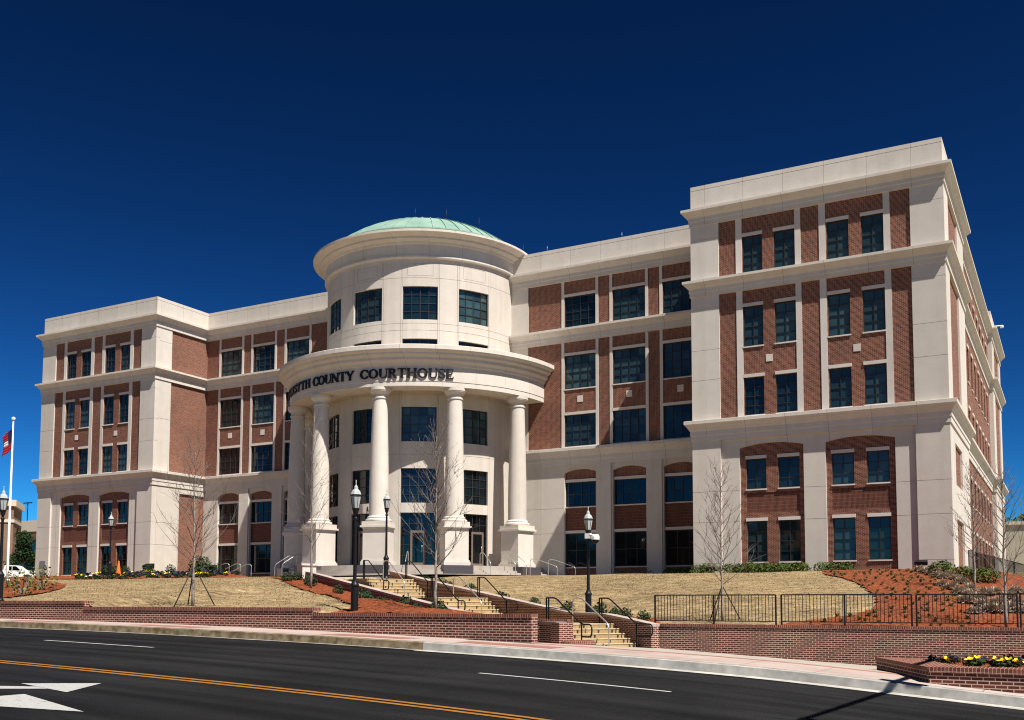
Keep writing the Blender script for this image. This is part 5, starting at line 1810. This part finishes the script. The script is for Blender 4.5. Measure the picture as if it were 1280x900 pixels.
def leafy_tree(loc, H, r, label, mt_, n_=3500, size=.35, name='leafy_tree', group=None, sd=1):
    rs = random.Random(sd)
    root = thing(name, loc, label, 'tree', group)
    b = MB(); b.tube([(0, 0, -.5), (.1, 0, H * .3), (0, .1, H * .7)], [.18 * H / 7, .14 * H / 7, .05], 8)
    for k in range(6):
        a = k * 1.1; b.tube([(0, 0, H * (.3 + .05 * k)), (math.cos(a) * r * .6, math.sin(a) * r * .6, H * (.5 + .06 * k))], [.07, .03], 5, False)
    b.build('trunk', M['bark'], root, world=False)
    f = MB()
    for k in range(16):
        a = rs.random() * 6.28; q = rs.uniform(.2, .75) * r; z = H * rs.uniform(.32, .92)
        q *= (1.15 - abs(z / H - .5))
        s = MB(); foliage(s, n_ // 16, r * rs.uniform(.35, .55), r * rs.uniform(.35, .55), H * rs.uniform(.10, .17), size, 0, .2)
        o_ = Vector((math.cos(a) * q, math.sin(a) * q, z))
        for fc in s.f:
            f.face([s.v[i] + o_ for i in fc], [(0, 0)] * len(fc))
    f.build('crown', M[mt_], root, world=False)
    return root
p = at_y(28, 715, 83); leafy_tree((p.x, 83, 3.1), 6.5, 2.0, 'dark green leafy tree between flagpole and left block', 'leaf_dark', 3600, .30, sd=4)
p = at_y(3, 715, 86); leafy_tree((p.x - 1.5, 86, 2.8), 5.0, 1.6, 'dark green leafy tree at the very left edge', 'leaf_dark', 1800, .30, sd=9)
# pickup truck
pt = at_y(17, 720, 74)
tr = thing('pickup_truck', (pt.x, 74, ground_z(pt.x, 74)), 'white pickup truck parked left of the building', 'pickup truck', rz=R_(38))
def prism(mb, pts, y0, y1):
    n_ = len(pts)
    mb.face([(x, y0, z) for x, z in pts]); mb.face([(x, y1, z) for x, z in pts][::-1])
    for i in range(n_):
        (a, b_), (c_, d_) = pts[i], pts[(i + 1) % n_]
        mb.face([(a, y0, b_), (a, y1, b_), (c_, y1, d_), (c_, y0, d_)])
b = MB(); prism(b, [(-2.7, .45), (2.7, .45), (2.72, .8), (2.6, 1.12), (1.3, 1.2), (.55, 1.75), (-.7, 1.78), (-.85, 1.18), (-2.7, 1.15)], -.9, .9); b.build('body', M['white'], tr, world=False)
for sx in (-1.7, 1.75):
    for sy in (-.86, .86):
        b = MB(); b.tube([(sx, sy - .12, .38), (sx, sy + .12, .38)], .38, 18); wo = b.build('wheel', M['rubber'], tr, world=False)
        b = MB(); b.tube([(sx, sy - .135, .38), (sx, sy + .135, .38)], .2, 12); b.build('rim', M['steel'], wo, world=False)
for y in (-.915, .905):
    b = MB(); prism(b, [(-.62, 1.2), (.05, 1.2), (.05, 1.66), (-.55, 1.66)], y, y + .01); prism(b, [(.12, 1.2), (1.0, 1.2), (.5, 1.66), (.12, 1.66)], y, y + .01); b.build('side_window', M['glass_dark'], tr, world=False)
b = MB(); b.box(2.70, 2.74, -.8, -.5, .85, 1.02); b.build('headlight', M['glass_clear'], tr, world=False)
b = MB(); b.box(2.70, 2.74, .5, .8, .85, 1.02); b.build('headlight', M['glass_clear'], tr, world=False)
# right background: pale building and wooded hill
bb = bbox_thing('warehouse', 'pale beige block building beyond the right side of the courthouse', 'building', (-9.5, 136), (1, 0), (0, 1), 34, 18, 2.5, 10.0, M['beige_wall'], [(10.0, 10.4, .2)], [('d', 6.2, 11, 8.2, 9.3), ('d', 14, 20, 8.2, 9.3)])
mb = MB()
for i in range(24):
    for j in range(10):
        f = lambda i, j: (-60 + i * 9, 165 + j * 14, 3.5 + 14 * sstep(0, 5, j) * (1 - .3 * abs(math.sin(i * .4))))
        mb.face([f(i, j), f(i + 1, j), f(i + 1, j + 1), f(i, j + 1)], smooth=True)
tag(mb.build('hill', M['ground']), kind='structure')
TP = None
for k in range(26):
    x = -30 + k * 3.8 + random.uniform(-1.5, 1.5); y = 196 + random.uniform(-10, 14)
    lab = 'green tree on the wooded hill beyond the pale building'
    if TP is None:
        TP = leafy_tree((x, y, 9.6), 7.8, 3.4, lab, 'leaf_mid', 1100, .6, group='trees on the far hill', sd=50)
    else:
        dup(TP, None, (x, y, 9.4 + random.uniform(-.4, .6)), random.random() * 6, random.uniform(.8, 1.15))

# added across the street, behind the viewpoint, unseen: dark reflections for the lower windows
for k, (x, lab) in enumerate([(-160, 'unseen brown brick building added across the street for window reflections, farthest to the left'), (-124, 'unseen brown brick building added across the street for window reflections, second from the left'), (-88, 'unseen brown brick building added across the street for window reflections, third from the left'), (-52, 'unseen brown brick building added across the street for window reflections, nearest the viewpoint')]):
    bbox_thing('reflection_building', lab, 'building', (x + 17, -24 - k % 2), (-1, 0), (0, -1), 34, 18, road_z(x), 10.5 + 2.5 * (k % 2), M['tan_bldg'], [(10.5 + 2.5 * (k % 2), 11.1 + 2.5 * (k % 2), .3)],
               [('d', 2 + 4.8 * q, 5 + 4.8 * q, z, z + 2.0) for q in range(6) for z in (1.0, 5.0)])
TP = None
for k in range(14):
    x = -180 + k * 12.5 + random.uniform(-3, 3)
    lab = 'unseen tree added across the road for window reflections'
    if TP is None: TP = leafy_tree((x, -16, road_z(x)), 10.5, 4.2, lab, 'leaf_dark', 2600, .5, group='added trees across the road', sd=70)
    else: dup(TP, None, (x, -16 + random.uniform(-2, 2), road_z(x)), random.random() * 6, random.uniform(.8, 1.1))
